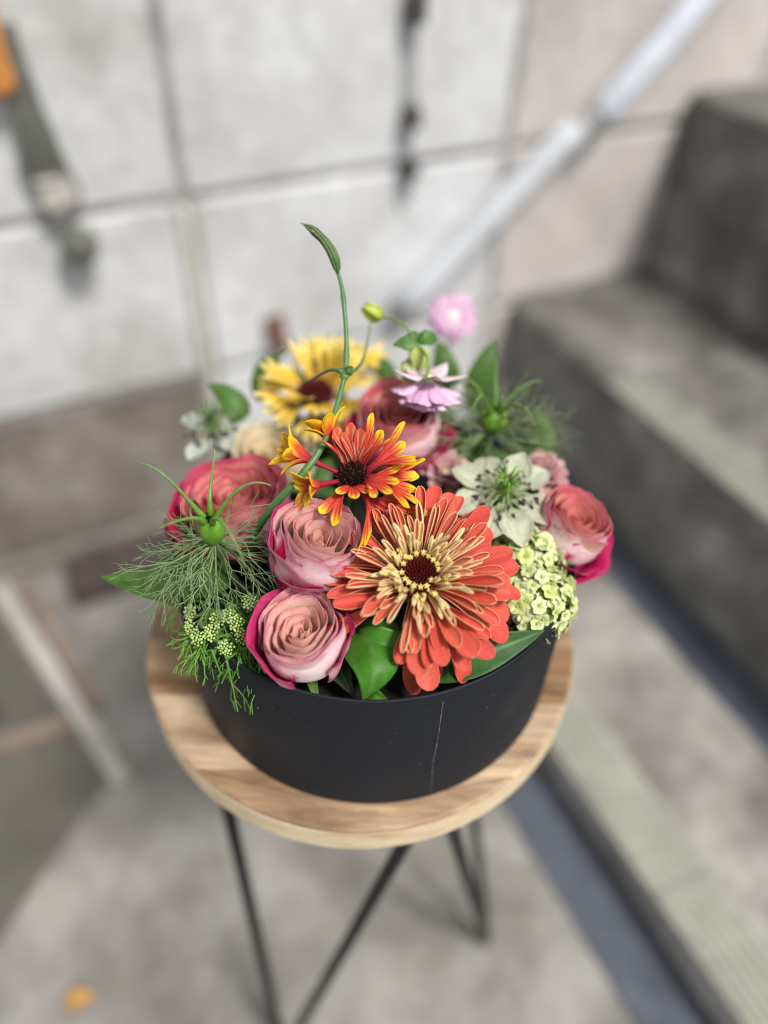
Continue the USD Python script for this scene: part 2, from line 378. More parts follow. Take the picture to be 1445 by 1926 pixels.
rod = thing('iron_rod', 'thin dark vertical iron rod held by collars on the wall', 'rod')
RV = WV - 0.014
add('shaft', tube(smooth_path([uvz(0.366, RV, 0.478), uvz(0.366, RV, 0.80)], 8), 0.0036, 10), 'joint', rod)
for z_, h_ in ((0.700, 0.034), (0.583, 0.026), (0.520, 0.026)):
    add('collar', box((0.356, RV - 0.010, z_ - h_ / 2), (0.377, WV - 0.002, z_ + h_ / 2), 0.003), 'iron', rod, smooth=False)

strap = thing('hanging_strap', 'dark green webbing strap hanging on the wall with an orange clip', 'strap')
SV = WV - 0.02
def ribbon(pts, w):
    """pts: (u, z, half width) down the strap."""
    p = np.array(pts); t = np.linspace(0, 1, 18)
    cs = CubicSpline(np.linspace(0, 1, len(p)), p)(t)
    P = np.array([[uvz(c[0] + s * c[2], SV + 0.004 * math.sin(9 * k / 18 + s), c[1]) for s in (-1, -0.4, 0.4, 1)] for k, c in enumerate(cs)])
    return sheet(P, (0, 0, 0), (0, 0, 0), w)[:2]
add('webbing', ribbon([(-0.078, 0.715, 0.012), (-0.076, 0.66, 0.013), (-0.074, 0.60, 0.020), (-0.070, 0.572, 0.022)], 0.006), 'strap_cloth', strap)
add('buckle', ribbon([(-0.070, 0.572, 0.018), (-0.069, 0.548, 0.019), (-0.066, 0.527, 0.012)], 0.008), 'grey_timber', strap)
add('cord', tube(smooth_path([uvz(-0.050, SV, 0.572), uvz(-0.049, SV, 0.545), uvz(-0.062, SV, 0.527)], 10), 0.003, 8), 'strap_cloth', strap)
add('orange_clip', box((-0.125, SV - 0.012, 0.655), (-0.080, SV + 0.008, 0.74), 0.008), 'orange_plastic', strap, smooth=False)
wt = rot(lathe([(0.0001, -0.02), (0.013, -0.019), (0.021, -0.008), (0.0215, 0.004), (0.015, 0.014), (0.006, 0.018), (0.0001, 0.019)], 24), np.eye(3), uvz(-0.061, SV - 0.006, 0.499))
add('weight', wt, 'strap_cloth', strap)

stub = thing('rusty_bolt', 'short rusty bolt stub on the wall behind the yellow flower', 'bolt')
add('shank', tube(smooth_path([uvz(0.168, WV, 0.318), uvz(0.168, WV - 0.035, 0.316)], 6), 0.011, 12), 'rust', stub)
add('plate', box((0.153, WV - 0.008, 0.303), (0.183, WV - 0.001, 0.345), 0.002), 'rust', stub, smooth=False)

# ------------------------------------------------------------------ timber and leaf on the floor at the left
fr = thing('timber_frame', 'weathered timber frame lying on the floor against the wall', 'frame')
def plank_on_floor(a, b, w, h):
    a, b = np.array(a, float), np.array(b, float)
    d = b - a; L = np.linalg.norm(d); d /= L; s = np.array([-d[1], d[0]])
    cs = [a - s * w / 2, a + s * w / 2, b + s * w / 2, b - s * w / 2]
    v = []
    for z, k in ((0.0015, 1), (h - 0.003, 1), (h, 0.88)):
        m = (a + b) / 2
        for c in cs:
            e = c - m
            e2 = d * (e @ d) * (1 if k == 1 else 1 - 0.006 / L) + s * (e @ s) * k
            p = m + e2
            v.append(uvz(p[0], p[1], z))
    v = np.array(v)
    f = [[0, 3, 2, 1], [8, 9, 10, 11]] + [[k * 4 + i, k * 4 + (i + 1) % 4, k * 4 + 4 + (i + 1) % 4, k * 4 + 4 + i] for k in (0, 1) for i in range(4)]
    f = np.array(f)[:, ::-1]
    return v, np.vstack([f[:, [0, 1, 2]], f[:, [0, 2, 3]]])
add('long_rail', plank_on_floor((-0.297, 0.665), (-0.195, 0.285), 0.022, 0.02), 'grey_timber', fr, smooth=False)
add('long_rail', plank_on_floor((-0.262, 0.665), (-0.204, 0.40), 0.018, 0.02), 'brown_timber', fr, smooth=False)
add('cross_rail', plank_on_floor((-0.60, 0.402), (-0.237, 0.392), 0.018, 0.02), 'brown_timber', fr, smooth=False)
add('base_board', plank_on_floor((-0.42, 0.668), (-0.36, 0.43), 0.09, 0.008), 'dark_timber', fr, smooth=False)
bd = np.array([uvz(*q, 0) for q in ((-0.213, 0.300), (-0.352, 0.165), (-0.62, -0.09), (-1.2, 0.1), (-1.2, 0.662), (-0.315, 0.662))])  # outline of a dark grey green sheet just above the floor
n_ = len(bd)
bv = np.vstack([bd + [0, 0, 0.0005], bd + [0, 0, 0.0012], bd.mean(0) + [0, 0, 0.0012]])
i_ = np.arange(n_); bf_ = np.vstack([np.stack([i_, i_ + n_, (i_ + 1) % n_ + n_], -1), np.stack([i_, (i_ + 1) % n_ + n_, (i_ + 1) % n_], -1), np.stack([i_ + n_, 0 * i_ + 2 * n_, (i_ + 1) % n_ + n_], -1)])[:, ::-1]
tag(add('floor_sheet', (bv, bf_), 'dark_grey_green', smooth=False), 'dark grey green flat sheet on the floor beneath the timber frame', 'mat')
blk = add('dark_block', box((-0.20, 0.585, 0.001), (0.035, 0.652, 0.042), 0.004), 'dark_timber', smooth=False)  # plain dark brown block along the wall foot
tag(blk, 'dark brown block lying at the foot of the wall', 'beam')


def leaf_blade(spine, side, w, fold=0.25, nu=16, nv=9, tip=1.0, wave=0.0, seed=0, cf=(0.05, 0.13, 0.025), cb=(0.09, 0.17, 0.05), vein=(0.08, 0.19, 0.035), th=0.0005, shape=None):
    """A pointed leaf along spine points; side is the direction across at the base, fold lifts the margins."""
    sp = smooth_path(spine, nu); t = np.linspace(0, 1, nu); v = np.linspace(-1, 1, nv)
    T = np.gradient(sp, axis=0); T /= np.linalg.norm(T, axis=1, keepdims=True)
    S = np.asarray(side, float) - T * (T @ np.asarray(side, float))[:, None]; S /= np.linalg.norm(S, axis=1, keepdims=True)
    N = np.cross(T, S)
    wd = w * (np.sin(PI * np.clip(t, 0, 1) ** 0.8) ** 0.85 * (1 - 0.25 * t) if shape is None else shape(t)) + w * 0.03
    rip = wave * np.sin(9 * t[:, None] + 2.2 * np.sign(v)[None] + seed) * np.abs(v)[None] ** 2
    P = sp[:, None] + S[:, None] * (wd[:, None] * v[None])[..., None] + N[:, None] * (wd[:, None] * (fold * np.abs(v)[None] ** 1.3 + rip))[..., None]
    mid = np.exp(-(v / 0.10) ** 2)[None] * np.ones((nu, 1))
    lat = 0.9 * np.clip(np.sin(26 * (t[:, None] - 0.35 * np.abs(v)[None])) - 0.55, 0, 1) * 1.2
    k = np.clip(mid * 0.8 + lat * 0.5, 0, 1)
    g = 0.9 + 0.2 * meshkit.noise(P * 160 + seed)
    return sheet(P, mixc(cf, vein, k) * g[..., None], mixc(cb, vein, mid * 0.6) * g[..., None], th)


lf = uvz(-0.283, 0.074, 0.004)
add_leaf = leaf_blade([lf + [-0.013, -0.003, 0], lf + [0, 0, 0.004], lf + [0.014, 0.005, 0.001]], (0, 1, 0), 0.0105, 0.3, cf=(0.50, 0.26, 0.06), cb=(0.5, 0.25, 0.06), vein=(0.6, 0.4, 0.12))
tag(add('fallen_leaf', add_leaf, 'leaf'), 'small orange fallen leaf lying on the concrete floor', 'leaf')

# ------------------------------------------------------------------ stool
SX, SY, SR, ST = -0.0066, 0.0107, 0.1236, 0.0205
stool = thing('plant_stool', 'round wooden stool with black hairpin legs holding the flower box', 'stool', (SX, SY, 0))
from shapely.geometry import Polygon, box as sbox
ang = np.linspace(0, 2 * PI, 193)[:-1]
disc = Polygon(np.c_[SR * np.cos(ang), SR * np.sin(ang)])
cuts = [-0.13, -0.094, -0.051, -0.012, 0.034, 0.078, 0.13]
for k in range(6):
    g = disc.intersection(sbox(-0.2, cuts[k] + 0.00018, 0.2, cuts[k + 1] - 0.00018))
    ring = np.array(g.exterior.coords)[:-1]
    if Polygon(ring).exterior.is_ccw is False: ring = ring[::-1]
    n = len(ring); c = ring.mean(0)
    inset = np.array([p - 0.0016 * (p / np.linalg.norm(p)) * (np.linalg.norm(p) > SR - 1e-4) for p in ring])
    inset[:, 1] = np.clip(inset[:, 1], cuts[k] + 0.0006, cuts[k + 1] - 0.0006)
    v = np.vstack([np.c_[ring, np.full(n, TOP - ST)], np.c_[ring, np.full(n, TOP - 0.0013)], np.c_[inset, np.full(n, TOP)], [[*c, TOP - ST], [*c, TOP]]])
    i = np.arange(n); i2 = (i + 1) % n
    f = np.vstack([np.stack([i, i2, n + i2], -1), np.stack([i, n + i2, n + i], -1), np.stack([n + i, n + i2, 2 * n + i2], -1), np.stack([n + i, 2 * n + i2, 2 * n + i], -1),
                   np.stack([i2, i, 0 * i + 3 * n], -1), np.stack([2 * n + i, 2 * n + i2, 0 * i + 3 * n + 1], -1)])
    add('plank', (v, f), f'mango_wood_{k % 3}', stool, smooth=25)
# a lighter band round the rim, 0.4 mm proud
a = np.linspace(0, 2 * PI, 193)
prof = [(SR + 0.0001, TOP - ST + 0.0006), (SR + 0.0005, TOP - ST + 0.0012), (SR + 0.0005, TOP - 0.0032), (SR + 0.0001, TOP - 0.0026)]
add('edge_band', lathe(prof, 192), 'wood_edge', stool)


def hairpin(a_foot, spread_l, spread_r):
    foot = 0.132 * np.array([math.cos(a_foot), math.sin(a_foot)])
    zt = TOP - ST
    tl = 0.098 * np.array([math.cos(a_foot - spread_l), math.sin(a_foot - spread_l)])
    tr = 0.098 * np.array([math.cos(a_foot + spread_r), math.sin(a_foot + spread_r)])
    F = np.array([*foot, 0.0046])
    L_, R_ = np.array([*tl, zt - 0.003]), np.array([*tr, zt - 0.003])
    dl, dr = (L_ - F) / np.linalg.norm(L_ - F), (R_ - F) / np.linalg.norm(R_ - F)
    pts = [L_ - dl * k for k in np.linspace(0, np.linalg.norm(L_ - F) - 0.02, 10)] + \
          [F + dl * 0.010 + [0, 0, 0.0003], F + [0, 0, 0.0], F + dr * 0.010 + [0, 0, 0.0003]] + [R_ - dr * k for k in np.linspace(np.linalg.norm(R_ - F) - 0.02, 0, 10)]
    return np.array(pts), tl, tr


for a_f, s1, s2 in ((math.radians(-122.5), 0.56, 1.03), (math.radians(-4), 1.03, 1.03), (math.radians(117), 1.03, 1.03)):
    pts, tl, tr = hairpin(a_f, s1, s2)
    lg = add('leg', tube(pts, 0.0044, 12), 'black_metal', stool)
    for tt in (tl, tr):
        pl = lathe([(0.0001, TOP - ST - 0.003), (0.011, TOP - ST - 0.003), (0.012, TOP - ST - 0.002), (0.012, TOP - ST - 0.0002)], 20)
        add('mounting_plate', rot(pl, np.eye(3), (tt[0], tt[1], 0)), 'black_metal', lg, smooth=30)

# ------------------------------------------------------------------ the hat box
RB, HB = 0.100, 0.0906
bx = thing('flower_box', 'round black card hat box filled with flowers on the wooden stool', 'flower box', (0, 0, TOP))
prof = [(0.0001, 0.0005), (RB - 0.001, 0.0005), (RB, 0.0015), (RB, HB - 0.0009), (RB - 0.0004, HB - 0.0002), (RB - 0.0010, HB), (RB - 0.0016, HB - 0.0002), (RB - 0.002, HB - 0.0009), (RB - 0.002, 0.062)]
add('card_wall', lathe(prof, 160), 'black_card', bx, smooth=35)
r_, th_ = np.meshgrid(np.linspace(0.0005, RB - 0.0021, 14), np.linspace(0, 2 * PI, 60), indexing='ij')
P = np.stack([r_ * np.cos(th_), r_ * np.sin(th_), 0.064 + 0.006 * meshkit.fbm(np.stack([r_ * np.cos(th_) * 60, r_ * np.sin(th_) * 60, 0 * r_], -1))], -1)
add('wet_foam', sheet(P, (0, 0, 0), (0, 0, 0), 0.002)[:2], 'black_foam', bx)
aw = math.radians(-71.6)
zz = np.linspace(HB - 0.006, 0.004, 40)
aa = aw + 0.006 * np.sin(zz * 130) * np.linspace(0, 1, 40) - 0.012 * np.linspace(0, 1, 40)
hw = 0.00022 * (0.35 + 0.9 * meshkit.noise(np.c_[zz * 300, zz * 0, zz * 0]))
P = np.stack([np.stack([(RB + 0.00008) * np.cos(aa + s * hw / RB), (RB + 0.00008) * np.sin(aa + s * hw / RB), zz], -1) for s in (-1, 1)], 1)
add('scratch', sheet(P, (0, 0, 0), (0, 0, 0), 0.0001)[:2], 'scratch', bx, label='thin pale scratch down the front')

#FLOWERS
# ------------------------------------------------------------------ flower builders
FOAM = TOP + 0.062
def stem_to_foam(parent, loc, axis, r=0.0016, col=(0.10, 0.19, 0.05), start=0.0, scale=1.0):
    """A stem from the flower's base down into the foam, in the flower's own frame."""
    R = frame(axis)
    b = np.asarray(loc, float) - np.asarray(axis, float) / np.linalg.norm(axis) * start
    if b[2] < FOAM + 0.004: return
    rad = math.hypot(b[0], b[1]); k = min(1.0, 0.085 / max(rad, 1e-6)) * (0.9 if b[2] < FOAM + 0.05 else 0.75)
    e = np.array([b[0] * k, b[1] * k, FOAM - 0.004])
    h = b[2] - e[2]
    mid = b - np.asarray(axis) / np.linalg.norm(axis) * h * 0.35
    mid[2] = max(mid[2], e[2] + 0.2 * h)
    w = smooth_path([b, 0.5 * (mid + (b + e) / 2), e], 9)
    add('stem', tube((w - loc) @ R.T, r, 7, col), 'stem', parent)


def strap_petal(L, wfn, r0, z0, e0, e1, arc, az, cf, cb, nu=11, nv=7, th=0.0004, bend=1.0, side=0.0, tt=None):
    """A ray petal: leaves (r0, z0) at elevation e0, ends at e1, its cross-section an arc of half angle arc(t)."""
    t = np.linspace(0, 1, nu) if tt is None else tt
    el = e0 + (e1 - e0) * t ** bend
    ds = np.diff(t) * L
    em = (el[1:] + el[:-1]) / 2
    rho = r0 + np.r_[0, np.cumsum(np.cos(em) * ds)]; z = z0 + np.r_[0, np.cumsum(np.sin(em) * ds)]
    v = np.linspace(-1, 1, nv)
    w, a = wfn(t), np.maximum(arc(t), 0.02)
    x = (w / a)[:, None] * np.sin(a[:, None] * v[None]); h = (w / a)[:, None] * (1 - np.cos(a[:, None] * v[None]))
    R_ = rho[:, None] - np.sin(el)[:, None] * h; Z_ = z[:, None] + np.cos(el)[:, None] * h
    Y_ = x + side * (t ** 2)[:, None] * L
    c, s = math.cos(az), math.sin(az)
    P = np.stack([c * R_ - s * Y_, s * R_ + c * Y_, Z_], -1)
    tv = np.broadcast_to(t[:, None], (nu, nv)), np.broadcast_to(v[None], (nu, nv))
    fib = 1 + 0.34 * (meshkit.noise(np.stack([tv[1] * 7.5 + az * 7, tv[0] * 1.6, 0 * tv[0] + az * 3], -1)) - 0.5)[..., None] + 0.10 * (meshkit.noise(P * 420 + az) - 0.5)[..., None]
    return sheet(P, cf(*tv) * fib, cb(*tv) * fib, th)


ROUND_T = np.array([0, 0.12, 0.26, 0.42, 0.58, 0.72, 0.83, 0.91, 0.96, 0.99, 1.0])


# ---- zinnia
def zinnia(loc, axis, label):
    zin = thing('zinnia', label, 'zinnia', loc, axis, 0.3)
    FR = frame(axis, 0.3)
    rg = np.random.default_rng(11)
    N = 184
    for i in range(N):
        s = i / (N - 1.0)                                # 0 outermost, 1 innermost
        az = i * 2.399963 + rg.normal(0, 0.10)
        wd = math.cos(az) * FR[0] + math.sin(az) * FR[1]; wa = math.degrees(math.atan2(wd[1], wd[0]))
        if s < 0.34 and -142 < wa < -100: continue
        front = 1.0 if -100 < wa < -40 else 0.0
        L = (0.0282 * (1 - s) ** 0.9 + 0.0110 + rg.normal(0, 0.0022)) * (0.86 if 95 < wa < 160 and s < 0.5 else 1)
        e0 = math.radians(-4 + 82 * s ** 1.0 + rg.normal(0, 8)); e1 = e0 + math.radians(-26 + 20 * s + rg.normal(0, 12))
        if s < 0.1: e0 -= 0.16; e1 -= 0.22
        if s < 0.3: e0 += 0.12 * front; e1 += 0.22 * front
        W = (0.0058 - 0.0040 * s ** 0.75) * rg.uniform(0.72, 1.12)
        tm = 0.80 + 0.06 * rg.random()
        def wfn(t, W=W):
            body = 0.34 + 0.66 * sstep(0.22, tm, t)
            tip = np.where(t > tm, np.sqrt(np.clip(1 - ((t - tm) / (1 - tm)) ** 2, 0, 1)), 1)
            return W * body * np.maximum(tip, 0.16)
        a0, a1 = 1.5 + 0.9 * s, (0.45 + 2.2 * sstep(0.15, 0.7, s)) * rg.uniform(0.75, 1.2)
        arc = lambda t, a0=a0, a1=a1: a0 + (a1 - a0) * sstep(0.05, 0.85, t)
        hue = rg.uniform(0, 1)
        coral = mixc((0.61, 0.064, 0.046), (0.69, 0.130, 0.078), hue) * rg.uniform(0.9, 1.08)
        deep = np.array([0.60, 0.045, 0.04])
        cream = mixc((0.86, 0.58, 0.30), (0.92, 0.76, 0.38), s) * rg.uniform(0.9, 1.05)
        back_mix = np.clip(0.35 + 1.1 * s + rg.normal(0, 0.15), 0.2, 1)
        yel = sstep(0.5, 0.95, s)
        def cf(t, v, coral=coral, yel=yel, cream=cream):
            c = mixc(deep, coral, sstep(0.15, 0.75, t))
            c = c * (1 - 0.16 * np.abs(np.sin(v * 7.5)) * (1 - sstep(0.7, 1, t)))[..., None]
            return mixc(c, cream, yel * 0.8 * np.ones_like(t))
        def cb(t, v, coral=coral, bm=back_mix, cream=cream):
            c = mixc(mixc((0.78, 0.26, 0.14), cream, bm * np.ones_like(t)), cream, 0.3 * np.abs(v))
            return mixc(c, coral * 0.9, 0.6 * (1 - bm) * sstep(0.7, 1, t))
        r0 = 0.0085 - 0.0005 * s; z0 = 0.001 + 0.0105 * s
        sd = rg.normal(0, 0.09)
        for _ in range(9):
            pm = strap_petal(L, wfn, r0, z0, e0, e1, arc, az, cf, cb, nv=13, side=sd, tt=ROUND_T, th=0.0004)
            w3 = pm[0] @ FR + loc
            if not ((np.hypot(w3[:, 0], w3[:, 1]) > 0.0955) & (w3[:, 2] < TOP + HB + 0.0015)).any(): break
            e0 += 0.06; e1 += 0.09
        add('petal', pm, 'petal', zin)
    add('receptacle', lathe([(0.0001, -0.006), (0.006, -0.004), (0.0098, 0.0), (0.0098, 0.007), (0.0088, 0.0115), (0.0001, 0.0125)], 24, [(0.10, 0.2, 0.05)] * 3 + [(0.16, 0.03, 0.02)] * 3), 'disc', zin)
    # brown red scales of the disc, joined: too fine to pick apart
    ms = []
    for i in range(170):
        q = (i + 0.5) / 170; r = 0.0092 * math.sqrt(q); az = i * 2.399963
        h = 0.0030 * (1 - 0.55 * q)
        b = np.array([r * math.cos(az), r * math.sin(az), 0.0145 + 0.0022 * (1 - q ** 2) - 0.0028 * q])
        out = np.array([math.cos(az) * 0.5 * q, math.sin(az) * 0.5 * q, 1.0]); out /= np.linalg.norm(out)
        c = mixc((0.13, 0.012, 0.012), (0.26, 0.045, 0.02), q)
        ms.append(tube([b - out * 0.004, b + out * h * 0.5, b + out * h], [0.0006, 0.00055, 0.00008], 5, np.array([c * 0.5, c, c * 1.3])))
    add('disc_scales', join(*ms), 'disc', zin, kind='stuff')
    # small yellow star florets in a ring
    for i in range(34):
        az = i * 2 * PI / 17 + (i // 17) * 0.18 + rg.normal(0, 0.07); r = (0.0060 if i < 17 else 0.0083) + rg.normal(0, 0.0004)
        b = np.array([r * math.cos(az), r * math.sin(az), 0.0125])
        o = np.array([math.cos(az) * (0.18 if i < 17 else 0.55), math.sin(az) * (0.18 if i < 17 else 0.55), 1.0]); o /= np.linalg.norm(o)
        h = rg.uniform(0.0045, 0.0062) if i < 17 else rg.uniform(0.006, 0.0085)
        c = np.array([0.80, 0.62, 0.20]) * rg.uniform(0.85, 1.1)
        m = [tube([b, b + o * h * 0.6, b + o * h * 0.9, b + o * h], [0.00055, 0.0007, 0.00105, 0.0009], 7, np.array([c * 0.45, c, c * 1.05, c * 0.75]))]
        X = frame(o)
        for k in range(5):
            d = math.cos(k * 1.2566) * X[0] + math.sin(k * 1.2566) * X[1]
            e = b + o * h
            m.append(tube([e, e + d * 0.0008 + o * 0.0005, e + d * 0.0014 + o * 0.0002], [0.00045, 0.0004, 0.0001], 5, c))
        add('floret', join(*m), 'petal', zin)
    stem_to_foam(zin, loc, axis, 0.0026, start=0.006)
    return zin


# ---- rose
def rose(loc, axis, label, R, H, pal, seed, n_outer=6, n_in=19, guards=(), spin=0.0, name='rose', cat='rose', open_=1.0, group=None, ruf=0.0, lipstick=0.0):
    """pal: colours of the outer face, its blush, the inner face, the edge and the heart. guards: (azimuth, fall, size) of loose outer petals."""
    outc, blush, inc, edge, heart = [np.array(c, float) for c in pal]
    ro = thing(name, label, cat, loc, axis, spin, group)
    rg = np.random.default_rng(seed)
    N = n_outer + n_in
    for i in range(N):
        outer = i < n_outer
        s = max(0.0, (i - n_outer + 1) / n_in)          # 0 outside, 1 at the heart
        Ri = R * (1.0 - 0.05 * (i % 3) * (i < 3)) if outer else R * (0.90 * (1 - s) ** 0.95 + 0.045)
        if outer: Ri = R * (1.03 - 0.025 * i)
        top = H * (0.96 - 0.05 * rg.random() if outer else 0.98 + 0.05 * math.sin(s * PI * 0.8) - 0.20 * s + rg.normal(0, 0.02))
        az = i * 2.399963 + rg.normal(0, 0.2)
        D = math.radians(rg.uniform(58, 72) if outer else rg.uniform(50, 95))
        nu, nv = 13, 17 if outer else 15
        t = np.linspace(0, 1, nu) ** 0.85; v = np.linspace(-1, 1, nv)
        tt, vv = np.meshgrid(t, v, indexing='ij')
        bulge = np.interp(t, [0, 0.2, 0.45, 0.7, 0.88, 1.0], [0.26, 0.70, 0.98, 1.0, 0.90 * open_, 0.86 * open_]) if outer else np.interp(t, [0, 0.3, 0.6, 0.85, 1.0], [0.35, 0.8, 0.97, 1.0, 1.015])
        pk = 0.14 if outer else 0.10
        hgt = top * tt * (1 - pk * np.abs(vv) ** 2.4 * tt) + 0.0012 * np.exp(-(vv / 0.16) ** 2) * tt ** 5 * outer
        phase = np.array([seed * 1.7 + 1.1 * s, seed * 2.3 + 1.5 * s, rg.uniform(0, 6.28)]) + ruf * np.array([rg.normal(0, 0.5), rg.uniform(0, 6.28), 0])
        wob = 1 + (0.0 if outer else 0.13 * (1 - s * 0.4)) * np.sin(2 * (az + D * vv) + phase[0]) * tt + (0.03 if outer else 0.035 + 0.05 * ruf) * np.sin(5 * (az + D * vv) + phase[1]) * tt ** 2
        rad = Ri * bulge[:, None] * wob * (1 + (0.055 if outer else 0.10 + 0.10 * s) * vv)
        lip = (0.0016 if outer else 0.0011 * (1 - 0.6 * s)) * (R / 0.019) * sstep(0.84, 1.0, tt) * (0.4 + 0.6 * np.sin(3 * vv + phase[2]) ** 2)
        rad = rad + lip
        hgt = hgt - 0.25 * lip
        fi = az + D * vv * (0.55 + 0.45 * sstep(0, 0.4, tt))
        hgt = hgt + (R * (0.075 + 0.22 * ruf) if not outer else R * 0.08) * (meshkit.fbm(np.stack([fi * 2.3, 0 * fi + i, 0 * fi + seed], -1), 3) - 0.5) * tt ** 4
        rad = rad + R * (0.03 + 0.05 * ruf) * (meshkit.fbm(np.stack([fi * 3.1, 2 * tt, 0 * fi + i + 50], -1), 2) - 0.5) * tt ** 2
        P = np.stack([rad * np.cos(fi), rad * np.sin(fi), hgt], -1)
        nz = meshkit.fbm(P * 190 + seed * 7 + i, 3)
        streak = meshkit.noise(np.stack([fi * 9, tt * 2.0, 0 * tt + i], -1))
        if outer:
            b = sstep(0.52, 0.62, 0.40 * nz + 0.46 * np.abs(vv) ** 3 + 0.34 * sstep(0.35, 0, tt) + rg.uniform(0.0, 0.13) + lipstick)
            cb = mixc(mixc(outc, blush, b), blush, 0.55 * sstep(0.955, 1, tt) + 0.12 * streak)
            cf = mixc(inc, edge, 0.35 + 0.5 * sstep(0.6, 1, tt))
        else:
            ci = mixc(inc, heart, s)
            em = (0.75 - 0.15 * s) * sstep(0.93, 1, tt) + 0.12 * sstep(0.6, 0.9, tt) + 0.22 * sstep(0.5, 0.7, nz)
            cf = mixc(ci, edge, np.clip(em + 0.10 * streak, 0, 1))
            cb = mixc(mixc(ci * 1.08, outc, 0.35 * (1 - s)), edge, np.clip(0.75 * em, 0, 1))
        add('petal', sheet(P, cf, cb, 0.0005 if outer else 0.0004), 'soft_petal', ro)
    for az, fall, size in guards:
        t = np.linspace(0, 1, 12); v = np.linspace(-1, 1, 13); tt, vv = np.meshgrid(t, v, indexing='ij')
        D = math.radians(52) * size
        rad = R * (0.35 + 0.85 * np.interp(t, [0, 0.35, 0.7, 1], [0, 0.66, 0.90, 0.88 + 0.45 * fall]))[:, None] * (1 + 0.04 * np.sin(6 * vv + az))
        hgt = H * 0.92 * np.interp(t, [0, 0.35, 0.7, 1], [-0.04, 0.14 - 0.06 * fall, 0.56 - 0.38 * fall, 0.98 - 0.80 * fall])[:, None] * (1 - 0.14 * np.abs(vv) ** 2.2)
        rad = rad + 0.0025 * sstep(0.86, 1, tt) * (R / 0.019)
        fi = az + D * vv * (0.45 + 0.55 * sstep(0, 0.5, tt))
        P = np.stack([rad * np.cos(fi), rad * np.sin(fi), hgt + 0.0008 * np.sin(4 * vv + 2 * az) * tt], -1)
        nz = meshkit.fbm(P * 150 + seed + az, 3)
        cf = mixc(blush * 0.85, edge, 0.3 * sstep(0.4, 0.7, nz)) * (0.85 + 0.3 * nz)[..., None]; cb = mixc(outc, blush, np.clip(0.35 + 0.8 * sstep(0.4, 0.6, nz), 0, 1))
        add('petal', sheet(P, cf, cb, 0.0005), 'soft_petal', ro)
    add('calyx', lathe([(0.0001, -0.007), (0.0035, -0.006), (0.0052, -0.002), (0.0056, 0.0015), (0.0001, 0.002)], 16, [(0.07, 0.14, 0.03)] * 5), 'stem', ro)
    for k in range(5):
        c = lambda t, v: mixc((0.08, 0.17, 0.03), (0.12, 0.20, 0.05), t)
        add('sepal', strap_petal(R * 0.95, lambda t: 0.0032 * (1 - t) ** 0.7 + 0.0002, 0.0042, 0.0, 0.35, -0.5, lambda t: 0.5 + 0 * t, k * 1.2566, c, c, nu=8, nv=5), 'leaf', ro)
    stem_to_foam(ro, loc, axis, 0.0022, start=0.006)
    return ro


# ---- trumpet-rayed blanket flower
def trumpet(L, r_tube, r_mouth, lobes, az, elev, base_r, z0, cols, seed, span=2 * PI, tilt=0.0, lobe_len=0.5, nth=81):
    """A ray floret: a narrow tube that widens into pointed lobes. cols: base, middle, tip, vein."""
    rg = np.random.default_rng(seed)
    c0, c1, c2, cv = [np.array(c, float) for c in cols]
    nt = 12
    t = np.linspace(0, 1, nt) ** 0.9; a = np.linspace(-span / 2, span / 2, nth)
    tt, aa = np.meshgrid(t, a, indexing='ij')
    ph = aa / span * lobes
    saw = np.abs(np.cos(ph * PI + (PI / 2 if lobes % 2 == 0 else 0)))          # 1 mid lobe, 0 in the notch
    jl = 1 + 0.10 * np.sin(aa * 2.3 + seed)
    reach = 1 - lobe_len * (1 - saw ** 0.6)
    x = L * tt * reach * jl
    q = np.clip(tt * reach, 0, 1)
    rr = r_tube + (r_mouth - r_tube) * sstep(0.18, 1.0, q) ** 1.2
    pinch = 1 - 0.10 * (1 - saw) * tt ** 2
    flat = 1.0 if span > 5 else 0.5
    y, z = rr * np.sin(aa / (1 if span > 5 else 1.25)) * pinch * (1 if span > 5 else 1.25), -rr * np.cos(aa) * flat
    x = x - 0.20 * r_mouth * sstep(0.75, 1, q) * (rr / r_mouth)               # the lobes roll back at their tips
    z = z + 0.10 * r_mouth * (1 - saw) * tt
    if span > 5: x = x - 0.36 * L * q ** 3
    ce, se = math.cos(elev), math.sin(elev)
    X = base_r + ce * x - se * z; Z = z0 + se * x + ce * z
    c, s = math.cos(az), math.sin(az)
    P = np.stack([c * X - s * y, s * X + c * y, Z], -1)
    tipness = sstep(0.68, 0.90, q + 0.07 * meshkit.noise(np.stack([aa * 9, tt * 3, 0 * tt + seed], -1)))
    veins = (np.sin(aa * lobes * 3.0 * PI / span * 2 + 1.5 * np.sin(tt * 4 + seed)) > 0.45).astype(float) * sstep(0.2, 0.5, tt) * (1 - sstep(0.80, 0.97, q))
    col = mixc(mixc(c0, c1, sstep(0.1, 0.6, q)), c2, tipness)
    col = mixc(col, cv, 0.68 * veins)
    return sheet(P, col, mixc(col, c1, 0.25 + 0 * tt) * 0.92, 0.0004)


